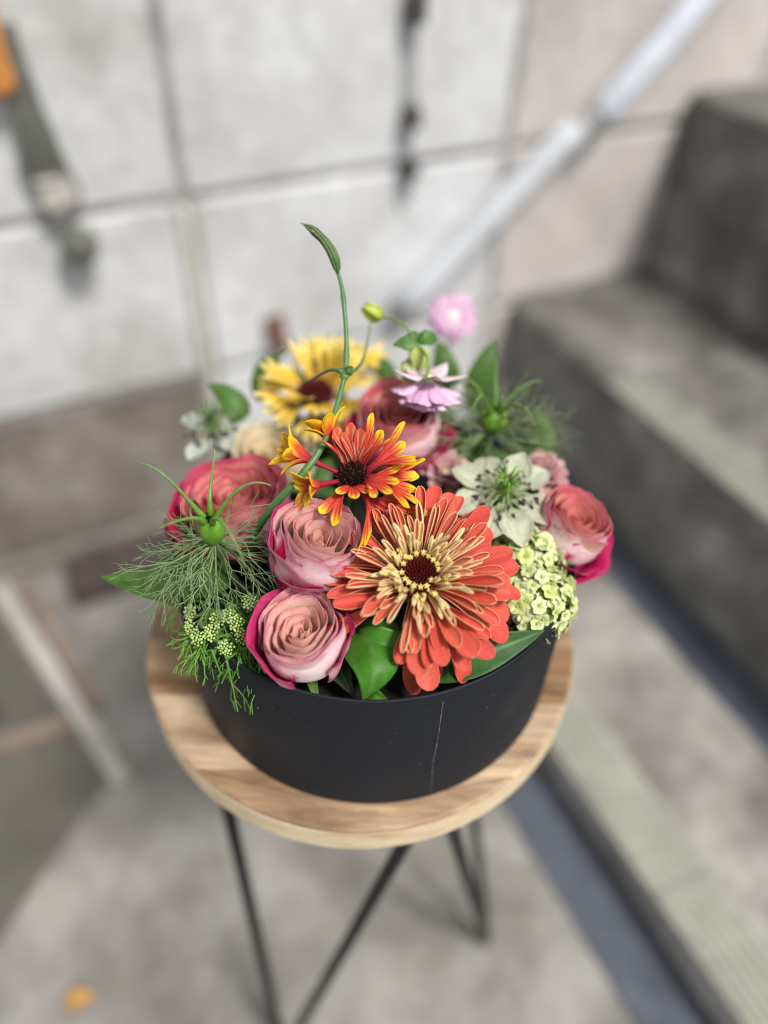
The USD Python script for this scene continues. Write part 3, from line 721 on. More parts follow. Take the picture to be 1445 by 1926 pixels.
def rosette(d, dist, n, L, cols, seed, flare=0.25):
    """A trumpet floret seen at its mouth: a tube along d that opens into n pointed lobes."""
    rg = np.random.default_rng(seed)
    c0, c1, c2, cv = [np.array(c, float) for c in cols]
    d = np.asarray(d, float) / np.linalg.norm(d); X = frame(d, rg.uniform(0, 6))
    ms = []
    for k in range(n):
        def cf(t, v):
            v0 = meshkit.noise(np.stack([v * 7 + k * 5, t * 1.2, 0 * t + seed], -1))
            tip = sstep(0.48, 0.82, t + 0.25 * np.abs(v) ** 2 + 0.25 * (v0 - 0.5))
            return mixc(mixc(mixc(c0, c1, sstep(0, 0.45, t)), c2, tip), cv, 0.65 * sstep(0.58, 0.75, v0) * (1 - sstep(0.78, 0.98, t)))
        ms.append(strap_petal(L * rg.uniform(0.85, 1.15), lambda t: L * 0.235 * np.interp(t, [0, 0.25, 0.6, 0.85, 1], [0.35, 0.75, 1.0, 0.62, 0.04]), 0.0011, 0, D(80) + rg.normal(0, 0.1), D(12) + flare + rg.normal(0, 0.2),
                              lambda t: 0.75 - 0.25 * t, k * 2 * PI / n + rg.normal(0, 0.12), cf, cf, nu=13, nv=11, th=0.0004))
    tb = tube([np.array([0, 0, -dist]), np.array([0, 0, -dist * 0.4]), np.array([0, 0, 0.001])], [0.0008, 0.0011, 0.0016], 8, c0)
    return rot(join(*ms, tb), X, d * (dist + 0.004))


D = math.radians


def blanket_flower(loc, axis, label, rays, R, cols, disc_col, seed, spin=0.0, disc_r=0.011, tuft=(0.45, 0.26, 0.03), rosettes=()):
    bf = thing('blanket_flower', label, 'blanket flower', loc, axis, spin)
    rg = np.random.default_rng(seed)
    dc = np.array(disc_col, float)
    for i, (az, el, Lk, span, lobes, mouth, *own) in enumerate(rays):
        add('petal', trumpet(R * Lk, 0.0013, mouth, lobes, az, el, disc_r * 0.80, 0.001, own[0] if own else cols, seed * 31 + i, span), 'petal', bf)
    for q, (dd, dist, nl, LL) in enumerate(rosettes):
        add('petal', rosette(dd, dist, nl, LL, cols, seed * 17 + q), 'petal', bf)
    add('disc', lathe([(0.0001, -0.006), (0.006, -0.004), (disc_r, 0.0), (disc_r * 0.92, 0.40 * disc_r), (disc_r * 0.6, 0.66 * disc_r), (0.0001, 0.75 * disc_r)], 24, [(0.08, 0.15, 0.03)] * 2 + [dc] * 4), 'disc', bf)
    ms = []
    for i in range(230):
        q = (i + 0.5) / 230; r = disc_r * 0.98 * math.sqrt(q); a = i * 2.399963
        b = np.array([r * math.cos(a), r * math.sin(a), 0.75 * disc_r * (1 - 0.65 * q ** 1.5) - 0.001])
        o = np.array([math.cos(a) * q * 0.9, math.sin(a) * q * 0.9, 1.0]); o /= np.linalg.norm(o)
        h = rg.uniform(0.0025, 0.0048)
        tip = np.array(tuft) if rg.random() < 0.22 else dc * 2.5
        ms.append(tube([b, b + o * h * 0.6, b + o * h], [0.0004, 0.00045, 0.00015], 5, np.array([dc, dc * 1.6, tip])))
    add('disc_bristles', join(*ms), 'disc', bf, kind='stuff')
    stem_to_foam(bf, loc, axis, 0.0018, start=0.005)
    return bf


# ---- love-in-a-mist: thread foliage, pod, flower
def thread(start, d, L, depth, rg, r, col, droop=0.0, out=None):
    """One forked thread of a feathery bract."""
    out = [] if out is None else out
    d = np.asarray(d, float) / np.linalg.norm(d)
    n = 5
    side = np.cross(d, rg.normal(size=3)); side /= np.linalg.norm(side) + 1e-9
    ts = np.linspace(0, 1, n)
    pts = start + d * (L * ts)[:, None] + side * (L * rg.uniform(0.04, 0.16) * ts ** 2)[:, None] + np.array([0, 0, -droop * L]) * (ts ** 2)[:, None]
    out.append(tube(pts, np.linspace(r, r * 0.72, n), 5, np.asarray(col) * rg.uniform(0.85, 1.12), caps=depth == 0))
    if depth > 0:
        e = pts[-1]; dd = pts[-1] - pts[-2]; dd /= np.linalg.norm(dd)
        for k in range(rg.integers(2, 4)):
            s2 = np.cross(dd, rg.normal(size=3)); s2 /= np.linalg.norm(s2)
            thread(e, dd + s2 * rg.uniform(0.35, 0.9), L * rg.uniform(0.55, 0.82), depth - 1, rg, r * 0.64, col, droop, out)
        if depth > 1:
            m = pts[2]; s2 = np.cross(dd, rg.normal(size=3)); s2 /= np.linalg.norm(s2)
            thread(m, dd + s2 * 0.8, L * 0.6, depth - 2, rg, r * 0.65, col, droop, out)
    return out


def pod(parent, r, h, z0, cols, horns, horn_len, seed):
    g, g2 = [np.array(c, float) for c in cols]
    rg = np.random.default_rng(seed)
    tz = np.linspace(0, 1, 14)
    prof = [(max(0.0001, r * math.sin(PI * (0.04 + 0.84 * q)) ** 0.62), z0 + h * q) for q in tz]
    bump = lambda a: 1 - 0.09 * np.abs(np.cos(2.5 * a)) ** 10
    add('pod', lathe(prof, 40, [mixc(g2, g, sstep(0, 0.35, q) * (1 - 0.25 * sstep(0.8, 1, q))) for q in tz], bump), 'stem', parent)
    for k in range(horns):
        a = k * 2 * PI / horns + 0.3
        d = np.array([math.cos(a), math.sin(a), 0])
        L = horn_len * rg.uniform(0.85, 1.15)
        p = smooth_path([d * r * 0.45 + [0, 0, z0 + h * 0.93], d * (r * 0.45 + L * 0.22) + [0, 0, z0 + h + L * 0.30], d * (r * 0.45 + L * 0.62) + [0, 0, z0 + h + L * (0.55 + rg.normal(0, 0.12))],
                         d * (r * 0.45 + L) + [0, 0, z0 + h + L * (0.62 + rg.normal(0, 0.2))] + rg.normal(0, 0.001, 3)], 12)
        add('horn', tube(p, np.interp(np.linspace(0, 1, 12), [0, 0.15, 0.4, 1], [0.0017, 0.0011, 0.0007, 0.0003]), 8, mixc(g * 0.9, (0.16, 0.25, 0.09), np.linspace(0, 1, 12))), 'stem', parent)


def nigella_pod(loc, axis, label, seed, r=0.0066, h=0.0135, horns=5, horn_len=0.021, bracts=9, bl=0.013, droop=0.25, col=(0.23, 0.32, 0.16), fan=None, cols=((0.13, 0.30, 0.025), (0.22, 0.36, 0.07)), depth=4, spin=0.0, rise=0.1, wisps=0):
    ng = thing('nigella_pod', label, 'seed pod', loc, axis, spin)
    rg = np.random.default_rng(seed)
    pod(ng, r, h, 0.001, cols, horns, horn_len, seed)
    for k in range(bracts):
        a = (k * 2 * PI / bracts + rg.normal(0, 0.15)) if fan is None else fan[k % len(fan)] + rg.normal(0, 0.16)
        d = np.array([math.cos(a), math.sin(a), rise + rg.normal(0, 0.15)])
        add('bract', join(*thread(np.array([0, 0, 0.0005]), d, bl * rg.uniform(0.85, 1.25), depth, rg, 0.00050, np.array(col) * rg.uniform(0.75, 1.3), droop)), 'stem', ng)
    for k in range(wisps):
        a = rg.uniform(0, 2 * PI)
        d = np.array([math.cos(a), math.sin(a) * 0.7, rg.uniform(0.5, 1.3)])
        add('bract', join(*thread(np.array([0, 0, 0.0005]), d, bl * rg.uniform(0.8, 1.1), max(2, depth - 1), rg, 0.00046, col, 0.05)), 'stem', ng)
    add('collar', lathe([(0.0001, -0.003), (0.0016, -0.002), (0.0026, 0.0003), (0.0022, 0.0018), (0.0001, 0.002)], 14, [(0.30, 0.38, 0.16)] * 5), 'stem', ng)
    stem_to_foam(ng, loc, axis, 0.0013, (0.20, 0.28, 0.10), start=0.002)
    return ng


def nigella_flower(loc, axis, label, seed, R=0.026, n=6, petal_c=((0.66, 0.68, 0.55), (0.60, 0.62, 0.46)), style_c=(0.18, 0.34, 0.05), spin=0.0, cup=0.15, bare=(), n_st=26):
    nf = thing('nigella_flower', label, 'nigella flower', loc, axis, spin)
    rg = np.random.default_rng(seed)
    pc, pb = [np.array(c, float) for c in petal_c]
    for k in range(n):
        if k in bare: continue
        a = k * 2 * PI / n + rg.normal(0, 0.14)
        W = R * 0.34 * rg.uniform(0.8, 1.12); L = R * rg.uniform(0.86, 1.12)
        wf = lambda t, W=W: W * np.interp(t, [0, 0.12, 0.3, 0.55, 0.75, 0.9, 0.97, 1], [0.10, 0.16, 0.6, 1.0, 0.88, 0.46, 0.20, 0.03])
        nv = 15; nu = 16
        def cf(t, v):
            vein = np.clip(np.cos(v * 15) - 0.55, 0, 1) * 2 * (1 - sstep(0.75, 1, t))
            return mixc(mixc((0.42, 0.50, 0.22), pc, sstep(0.02, 0.35, t)), (0.40, 0.45, 0.24), 0.5 * vein)
        m = strap_petal(L, wf, 0.003, 0.0, cup + rg.normal(0, 0.16), cup - 0.45 + rg.normal(0, 0.25), lambda t: 0.35 + 0.25 * t, a, cf, cf, nu=nu, nv=nv, th=0.0003)
        v_ = m[0].copy(); v_[:, 2] += 0.0030 * (meshkit.fbm(v_ * 170 + k * 9 + seed, 2) - 0.5)
        add('petal', (v_, m[1], m[2]), 'soft_petal', nf)
    add('ovary', lathe([(0.0001, -0.001), (0.0035, 0), (0.0042, 0.004), (0.0034, 0.009), (0.0022, 0.0115), (0.0001, 0.012)], 20, [np.array(style_c) * 0.9] * 6, lambda a: 1 - 0.12 * np.abs(np.cos(2.5 * a)) ** 8), 'stem', nf)
    for k in range(9):
        a = k * 2 * PI / 9 + rg.normal(0, 0.1); d = np.array([math.cos(a), math.sin(a), 0])
        p = smooth_path([d * 0.0020 + [0, 0, 0.009], d * 0.0030 + [0, 0, 0.0150], d * 0.0055 + [0, 0, 0.0185 + rg.normal(0, 0.001)], d * 0.0075 + [0, 0, 0.0175 + rg.normal(0, 0.0015)]], 10)
        add('style', tube(p, np.linspace(0.00085, 0.0004, 10), 6, mixc(style_c, np.array(style_c) * 1.4, np.linspace(0, 1, 10))), 'stem', nf)
    for k in range(n_st):
        a = k * 2.399963 + rg.normal(0, 0.1); d = np.array([math.cos(a), math.sin(a), 0])
        reach = rg.uniform(0.009, 0.0165); hz = rg.uniform(0.004, 0.011)
        p = smooth_path([d * 0.0030 + [0, 0, 0.002], d * reach * 0.6 + [0, 0, hz], d * reach + [0, 0, hz * 0.75 + rg.normal(0, 0.0008)]], 8)
        s = add('stamen', tube(p, 0.00026, 5, (0.34, 0.42, 0.22)), 'stem', nf)
        e, dd = p[-1], p[-1] - p[-2]; dd /= np.linalg.norm(dd)
        dd = dd + [0, 0, -0.6]; dd /= np.linalg.norm(dd)
        add('anther', tube([e - dd * 0.0004, e + dd * 0.0006, e + dd * 0.0018, e + dd * 0.0027], [0.0003, 0.0008, 0.00085, 0.0002], 7, np.array([0.040, 0.018, 0.032]) * rg.uniform(0.7, 1.7)), 'disc', s)
    stem_to_foam(nf, loc, axis, 0.0013, (0.20, 0.28, 0.10), start=0.001)
    return nf


# ---- snowball viburnum
def viburnum(loc, axis, label, rad, n, seed):
    vb = thing('viburnum_head', label, 'viburnum', loc, axis)
    rg = np.random.default_rng(seed)
    rad = np.array(rad)
    add('core', (lambda m: (m[0] * rad * 0.86, m[1], m[2]))(ico((0, 0, 0), 1.0, 3, (0.34, 0.42, 0.12))), 'leaf', vb)
    for i in range(n):
        z = 1 - 1.75 * (i + 0.5) / n; a = i * 2.399963 + rg.normal(0, 0.12)
        d = np.array([math.sqrt(max(0, 1 - z * z)) * math.cos(a), math.sqrt(max(0, 1 - z * z)) * math.sin(a), z])
        p = d * rad * rg.uniform(0.88, 1.14)
        nrm = d / rad; nrm = nrm / np.linalg.norm(nrm) + rg.normal(0, 0.32, 3)
        X = frame(nrm, rg.uniform(0, 6.28))
        S = rg.uniform(0.0027, 0.0042)
        base = mixc((0.68, 0.77, 0.30), (0.84, 0.86, 0.54), rg.random()) * rg.uniform(0.88, 1.08)
        ms = []
        for k in range(5):
            cf = lambda t, v: mixc(np.array([0.42, 0.56, 0.12]), base, sstep(0.0, 0.55, t)) * (1 - 0.10 * np.exp(-(v / 0.2) ** 2))[..., None]
            ms.append(strap_petal(S, lambda t: S * 0.50 * np.interp(t, [0, 0.3, 0.6, 0.85, 1], [0.30, 0.75, 1.0, 0.80, 0.25]), 0.0003, 0, 0.55 + rg.normal(0, 0.12), -0.25 + rg.normal(0, 0.2), lambda t: 0.45 + 0 * t, k * 1.2566 + rg.normal(0, 0.06), cf, cf, nu=6, nv=5, th=0.00022))
        ms.append(ico((0, 0, 0.0007), 0.00055, 1, (0.50, 0.60, 0.22)))
        ms.append(tube([np.array([0, 0, -0.004]), np.array([0, 0, 0.0003])], [0.0004, 0.0006], 5, (0.35, 0.48, 0.12)))
        add('floret', rot(join(*ms), X, p), 'soft_petal', vb)
    stem_to_foam(vb, loc, axis, 0.002, start=0.01)
    return vb


# ---- double columbine (a ruff of pleated petals)
def ruffle(loc, axis, label, R, n, cols, seed, name, cat, el0=-0.1, el1=1.3, sepals=0, group=None, centre=(0.75, 0.72, 0.45), lmin=0.5, rc=None):
    rf = thing(name, label, cat, loc, axis, 0, group)
    rg = np.random.default_rng(seed)
    c1, c2 = [np.array(c, float) for c in cols]
    for i in range(n):
        s = i / (n - 1.0); az = i * 2.399963 + rg.normal(0, 0.1)
        e0 = el0 + (el1 - el0) * s + rg.normal(0, 0.08)
        L = R * (1 - (1 - lmin) * s) * rg.uniform(0.9, 1.08); W = R * 0.24 * rg.uniform(0.75, 1.2)
        cc = mixc(c1, c2, rg.random())
        cf = lambda t, v: mixc(cc * 0.85, cc, sstep(0.1, 0.6, t)) * (1 - 0.15 * np.exp(-(v / 0.25) ** 2))[..., None]
        add('petal', strap_petal(L, lambda t: W * np.interp(t, [0, 0.3, 0.7, 0.92, 1], [0.25, 0.6, 1, 0.85, 0.35]), 0.0015, 0.0015 * s, e0, e0 - 0.25, lambda t: 0.55 + 0.2 * t, az, cf, cf, nu=9, nv=7), 'soft_petal', rf)
    for k in range(sepals):
        cc = np.array([0.82, 0.62, 0.70])
        cf = lambda t, v: mixc((0.45, 0.55, 0.25), mixc(cc, (0.72, 0.68, 0.60), 0.5 * np.abs(v)), sstep(0, 0.3, t))
        add('sepal', strap_petal(R * 1.0, lambda t: R * 0.30 * np.interp(t, [0, 0.2, 0.45, 0.8, 1], [0.3, 0.7, 1, 0.5, 0.05]), 0.0015, -0.0015, -0.05 + rg.normal(0, 0.1), -0.35, lambda t: 0.4 + 0 * t, k * 2 * PI / sepals + 0.2, cf, cf, nu=10, nv=7), 'soft_petal', rf)
    add('centre', ico((0, 0, 0.0005), rc or (0.0026 if not sepals else 0.0030), 2, centre), 'stem', rf)
    return rf


# ------------------------------------------------------------------ the flowers
P3 = lambda px, py, z: at(px, py, z)

zinnia(P3(784, 1096, 0.113), (0.02, -0.40, 0.90), 'large coral zinnia with cream inner petals at the front of the box')

PINK = [(0.94, 0.78, 0.78), (0.64, 0.02, 0.18), (0.93, 0.72, 0.61), (0.74, 0.24, 0.30), (0.92, 0.66, 0.48)]
CORAL = [(0.84, 0.46, 0.47), (0.55, 0.012, 0.11), (0.82, 0.37, 0.31), (0.58, 0.03, 0.13), (0.84, 0.42, 0.28)]
MID = [(0.92, 0.70, 0.70), (0.60, 0.014, 0.14), (0.87, 0.47, 0.37), (0.66, 0.10, 0.17), (0.84, 0.40, 0.26)]


def rose_at(px, py, z, axis, R, H, *a, **k):
    """px, py, z: the middle of the rose's open top."""
    ax = np.asarray(axis, float) / np.linalg.norm(axis)
    return rose(P3(px, py, z) - ax * H, ax, a[0], R, H, *a[1:], **k)


rose_at(563, 1170, 0.116, (-0.02, -0.16, 1.0), 0.0174, 0.035, 'pale pink rose nearest the front rim with a tight peach heart', PINK, 3, guards=[(3.65, 0.10, 1.05), (6.1, 0.02, 0.8), (2.6, 0.0, 1.0)])
rose_at(609, 990, 0.139, (0.20, -0.16, 0.97), 0.0178, 0.043, 'pink and cream rose tucked between the zinnia and the green pod', PINK, 5, guards=[(3.9, 0.05, 1.1), (4.9, 0.25, 1.0), (2.9, 0.0, 0.9)], lipstick=0.09)
rose_at(436, 912, 0.115, (-0.04, -0.05, 1.0), 0.0245, 0.038, 'wide open coral pink rose behind the green nigella pod', CORAL, 8, n_outer=7, n_in=26, ruf=0.7, guards=[(3.5, 0.7, 1.0), (4.6, 0.4, 1.1), (2.8, 0.3, 1.0)], open_=1.08)
rose_at(1100, 958, 0.114, (0.22, -0.10, 0.96), 0.0165, 0.038, 'peach and pink rose leaning out over the right rim of the box', MID, 13, guards=[(5.4, 0.75, 1.1), (4.4, 0.5, 1.1), (6.2, 0.55, 1.0)])
rose_at(752, 756, 0.134, (-0.02, -0.10, 1.0), 0.0205, 0.040, 'deep pink rose at the back beneath the hanging columbine', MID, 21, ruf=0.3, guards=[(4.9, 0.3, 1.1), (5.7, 0.5, 1.1), (3.6, 0.3, 1.0)])
rose_at(515, 835, 0.108, (0.0, -0.05, 1.0), 0.021, 0.030, 'cream rose half hidden behind the coral pink rose', [(0.72, 0.64, 0.47), (0.70, 0.55, 0.36), (0.74, 0.64, 0.42), (0.72, 0.62, 0.45), (0.70, 0.52, 0.26)], 31, n_in=14, open_=1.12)

RED = [(0.34, 0.014, 0.035), (0.66, 0.075, 0.035), (0.88, 0.56, 0.015), (0.36, 0.014, 0.03)]
D = math.radians
RED2 = [(0.34, 0.014, 0.035), (0.55, 0.045, 0.05), (0.62, 0.10, 0.04), (0.60, 0.36, 0.16)]
rays = [(D(-54), D(-10), 1.12, D(215), 5, 0.0155), (D(-112), D(10), 0.85, D(130), 2, 0.0075), (D(-84), D(42), 0.55, D(200), 3, 0.0070), (D(-34), D(40), 0.8, D(190), 4, 0.0095), (D(-14), D(16), 1.05, D(200), 5, 0.0120), (D(14), D(42), 1.05, D(190), 4, 0.011),
        (D(44), D(62), 0.95, D(170), 3, 0.008), (D(4), D(-2), 1.0, D(180), 4, 0.011), (D(72), D(78), 0.75, D(220), 3, 0.007, RED2), (D(96), D(74), 0.8, D(220), 3, 0.007, RED2), (D(124), D(70), 0.8, D(220), 3, 0.007, RED2)]
blanket_flower(P3(662, 900, 0.143), (0.02, -0.16, 0.98), 'red and orange blanket flower with yellow tipped trumpet petals above the zinnia', rays, 0.0262, RED, (0.010, 0.004, 0.003), 2, disc_r=0.0052, tuft=(0.16, 0.08, 0.012),
               rosettes=[((-1.0, 0.15, 0.45), 0.015, 7, 0.0165), ((-0.85, -0.55, 0.35), 0.012, 6, 0.0145), ((-0.55, 0.75, 0.65), 0.012, 6, 0.0165)])
YEL = [(0.60, 0.34, 0.03), (0.80, 0.58, 0.09), (0.86, 0.72, 0.24), (0.66, 0.42, 0.04)]
rg_ = np.random.default_rng(5)
rays = [(k * 2 * PI / 22 + rg_.normal(0, 0.1), D(8 + 34 * (k % 2) + rg_.normal(0, 15)), rg_.uniform(0.85, 1.1), D(190), 4, rg_.uniform(0.007, 0.009)) for k in range(22)]
blanket_flower(P3(594, 748, 0.108), (0.0, -0.05, 1.0), 'yellow blanket flower with a dark red centre at the back', rays, 0.0285, YEL, (0.06, 0.008, 0.010), 4, disc_r=0.0095, tuft=(0.3, 0.05, 0.04))

rays = [(k * 2 * PI / 14 + rg_.normal(0, 0.1), D(4 + 24 * (k % 2) + rg_.normal(0, 6)), rg_.uniform(0.85, 1.1), D(200), 4, rg_.uniform(0.007, 0.009)) for k in range(14)]
blanket_flower(P3(640, 692, 0.098), (0.05, 0.1, 1.0), 'pale yellow blanket flower furthest back behind the vine shoot', rays, 0.024, YEL, (0.16, 0.08, 0.01), 6, disc_r=0.008, tuft=(0.5, 0.3, 0.04))

nigella_pod(P3(405, 1020, 0.118), (0.0, -0.10, 1.0), 'green nigella seed pod with curved horns and thread bracts at the left rim', 17, r=0.0062, h=0.0160, horn_len=0.024, bracts=26, bl=0.0145, droop=0.10, rise=-0.02, depth=3, wisps=9,
            fan=[D(200), D(235), D(262), D(290), D(320), D(345), D(180), D(215), D(250), D(275), D(305), D(165), D(10), D(40), D(335), D(222), D(140)], col=(0.17, 0.25, 0.105))
nigella_pod(P3(925, 812, 0.112), (0.0, -0.05, 1.0), 'blurred green nigella pod with long bracts at the back right', 23, r=0.0075, h=0.0145, horn_len=0.022, bracts=28, bl=0.0175, droop=0.10, col=(0.17, 0.23, 0.10), rise=0.12, wisps=14, depth=3)
nigella_flower(P3(946, 936, 0.112), (0.02, -0.22, 0.97), 'white nigella flower with purple anthers between the zinnia and the leaning rose', 3, R=0.0252, n=8, spin=0.35, cup=0.30, petal_c=((0.54, 0.55, 0.42), (0.48, 0.50, 0.35)), style_c=(0.13, 0.27, 0.035), n_st=46)
nigella_flower(P3(404, 815, 0.098), (-0.05, -0.05, 1.0), 'white nigella flower with a dark green centre at the back left', 9, R=0.0215, n=5, spin=0.5, petal_c=((0.52, 0.56, 0.52), (0.46, 0.52, 0.46)), style_c=(0.08, 0.16, 0.045))
viburnum(P3(985, 1060, 0.090), (0, -0.1, 1), 'pale green viburnum cluster beneath the white nigella flower', (0.017, 0.017, 0.016), 140, 4)
viburnum(P3(1006, 1130, 0.087), (0.15, -0.2, 1), 'pale green viburnum cluster against the front right rim', (0.0165, 0.0165, 0.0155), 140, 6)

# double columbine hanging over the deep pink rose, with buds
COLP = [(0.80, 0.46, 0.68), (0.86, 0.62, 0.78)]
ruffle(P3(806, 714, 0.152), (-0.12, -0.35, -0.93), 'pale pink double columbine hanging over the deep pink rose', 0.0172, 54, COLP, 41, 'columbine', 'columbine', el0=0.45, el1=1.3, sepals=5, lmin=0.8)
up_ = P3(850, 597, 0.100)
ra = ruffle(up_, (0.0, -0.80, 0.60), 'blurred pink double columbine standing tallest at the back', 0.0170, 36, COLP, 43, 'columbine', 'columbine', el0=-0.1, el1=0.55, lmin=0.38, centre=(0.86, 0.78, 0.66), rc=0.0052)
def world_tube(parent, loc, axis, pts, r, sides=7, col=(0.12, 0.22, 0.05), name='stem', spin=0.0, n=16, mat='stem'):
    w = smooth_path(pts, n)
    return add(name, tube((w - loc) @ frame(axis, spin).T, r, sides, col), mat, parent)
world_tube(ra, up_, (0.0, -0.80, 0.60), [up_ - [0, -0.002, 0.003], up_ + [-0.002, -0.006, -0.03], [0.03, 0.082, FOAM - 0.004]], 0.0010)

sprig_loc = np.array([0.022, 0.075, FOAM])
sp = thing('columbine_sprig', 'green columbine sprig with lime buds above the back rose', 'sprig', sprig_loc)
tip_ = P3(786, 652, 0.162); bud3 = P3(716, 597, 0.165)
add('stem', tube(smooth_path([[0, 0, -0.004], (sprig_loc + tip_) / 2 - sprig_loc + [0.004, 0.006, 0], tip_ - sprig_loc], 18), 0.0011, 7, (0.14, 0.24, 0.06)), 'stem', sp)
add('stem', tube(smooth_path([tip_ - sprig_loc, (tip_ + bud3) / 2 - sprig_loc + [0.002, 0, 0.004], bud3 - sprig_loc], 12), 0.0006, 6, (0.20, 0.30, 0.06)), 'stem', sp)
add('stem', tube(smooth_path([tip_ - sprig_loc, P3(806, 690, 0.160) - sprig_loc, P3(801, 712, 0.155) - sprig_loc], 10), 0.0009, 6, (0.20, 0.30, 0.06)), 'stem', sp)
def bud(c, d, L, r, col):
    d = np.asarray(d, float) / np.linalg.norm(d)
    ms = [tube([c, c + d * L * 0.25, c + d * L * 0.6, c + d * L * 0.85, c + d * L], [r * 0.35, r, r * 0.85, r * 0.5, r * 0.1], 10, col)]
    X = frame(d)
    for k in range(5):
        s = math.cos(k * 1.2566) * X[0] + math.sin(k * 1.2566) * X[1]
        ms.append(tube([c + s * r * 0.3, c + s * r * 0.95 + d * L * 0.3, c + s * r * 0.7 + d * L * 0.7, c + s * r * 0.6 + d * L * 1.02], [r * 0.2, r * 0.34, r * 0.3, r * 0.08], 6, np.array(col) * 0.85))
    return join(*ms)
add('bud', bud(bud3 - sprig_loc, (-0.5, 0.0, 0.35), 0.0105, 0.0040, (0.42, 0.52, 0.06)), 'stem', sp)
add('bud', bud(tip_ - sprig_loc, (0.1, -0.3, -0.7), 0.011, 0.0046, (0.46, 0.54, 0.14)), 'stem', sp)
add('bud', bud(P3(775, 676, 0.155) - sprig_loc, (-0.1, -0.3, -0.8), 0.012, 0.0045, (0.48, 0.56, 0.20)), 'stem', sp)
for (a, b, w) in (((786, 650), (740, 650), 0.0045), ((786, 648), (764, 632), 0.004), ((788, 646), (822, 640), 0.0045), ((790, 648), (800, 630), 0.004)):
    A, B = P3(*a, 0.163) - sprig_loc, P3(*b, 0.162) - sprig_loc
    add('leaf', leaf_blade([A, (A + B) / 2 + [0, 0, 0.002], B], (0.2, 0.8, 0.4), w, 0.2, nu=10, nv=7, cf=(0.06, 0.18, 0.03), cb=(0.10, 0.2, 0.06)), 'leaf', sp)

# small ruffled pink flowers half hidden behind the white nigella
SMALLP = [(0.55, 0.24, 0.25), (0.70, 0.46, 0.44)]
for px, py, z, lab in ((838, 892, 0.104, 'dusky pink ruffled flower beside the white nigella and the blanket flower'), (1020, 893, 0.104, 'dusky pink ruffled flower between white nigella and leaning rose')):
    l = P3(px, py, z)
    f_ = ruffle(l, (0, -0.2, 1), lab, 0.0135, 30, SMALLP, int(px), 'dusky_flower', 'pink flower', el0=0.1, el1=1.3, lmin=0.5)
    stem_to_foam(f_, l, (0, -0.2, 1), 0.0014, start=0.001)

# ------------------------------------------------------------------ vine shoot with its bud tip
vb_ = P3(478, 1012, 0.108)
vine = thing('vine_shoot', 'long curved green vine shoot rising above all the flowers', 'vine', vb_)
node = P3(648, 708, 0.170)
path = [vb_ + [-0.006, 0.016, -0.040], vb_, P3(520, 945, 0.136), P3(568, 893, 0.149), P3(612, 828, 0.157), P3(636, 757, 0.164), node, P3(652, 650, 0.178), P3(648, 580, 0.190), P3(643, 540, 0.196), P3(635, 510, 0.201)]
w = smooth_path(path, 60) - vb_
add('stem', tube(w, np.interp(np.linspace(0, 1, 60), [0, 0.45, 0.62, 1], [0.0021, 0.0017, 0.0013, 0.00085]) * (1 + 0.14 * (meshkit.noise(np.c_[np.linspace(0, 14, 60), np.zeros(60), np.zeros(60)]) - 0.5) + 0.35 * np.exp(-((np.linspace(0, 1, 60) - 0.80) / 0.012) ** 2) + 0.3 * np.exp(-((np.linspace(0, 1, 60) - 0.93) / 0.012) ** 2)), 10, mixc((0.085, 0.19, 0.045), (0.09, 0.20, 0.075), np.linspace(0, 1, 60))), 'stem', vine)
add('node', tube([node - vb_ - [0, 0, 0.0012], node - vb_, node - vb_ + [0, 0, 0.0015]], [0.0015, 0.0022, 0.0013], 10, (0.12, 0.22, 0.05)), 'stem', vine)
for pts in (((648, 708, 0.170), (636, 697, 0.170), (612, 699, 0.165), (560, 690, 0.152)), ((648, 708, 0.170), (660, 700, 0.168), (680, 682, 0.160), (692, 640, 0.158), (696, 612, 0.158))):
    q = smooth_path([P3(*p) for p in pts], 16) - vb_
    add('side_shoot', tube(q, np.linspace(0.0010, 0.0004, 16), 7, (0.10, 0.19, 0.05)), 'stem', vine)
for a, b, w_ in (((649, 706, 0.1705), (632, 694, 0.173), 0.0016), ((650, 706, 0.1705), (664, 690, 0.173), 0.002), ((649, 707, 0.170), (662, 706, 0.169), 0.0016)):
    A, B = P3(*a) - vb_, P3(*b) - vb_
    add('leaflet', leaf_blade([A, (A + B) / 2 + [0, 0, 0.001], B], (0.3, 0.6, 0.6), w_, 0.3, nu=8, nv=5, cf=(0.05, 0.12, 0.03), cb=(0.08, 0.16, 0.05)), 'leaf', vine)
tp = [P3(635, 512, 0.201), P3(629, 484, 0.207), P3(608, 450, 0.213), P3(564, 418, 0.219)]
tipc = smooth_path(tp, 16)
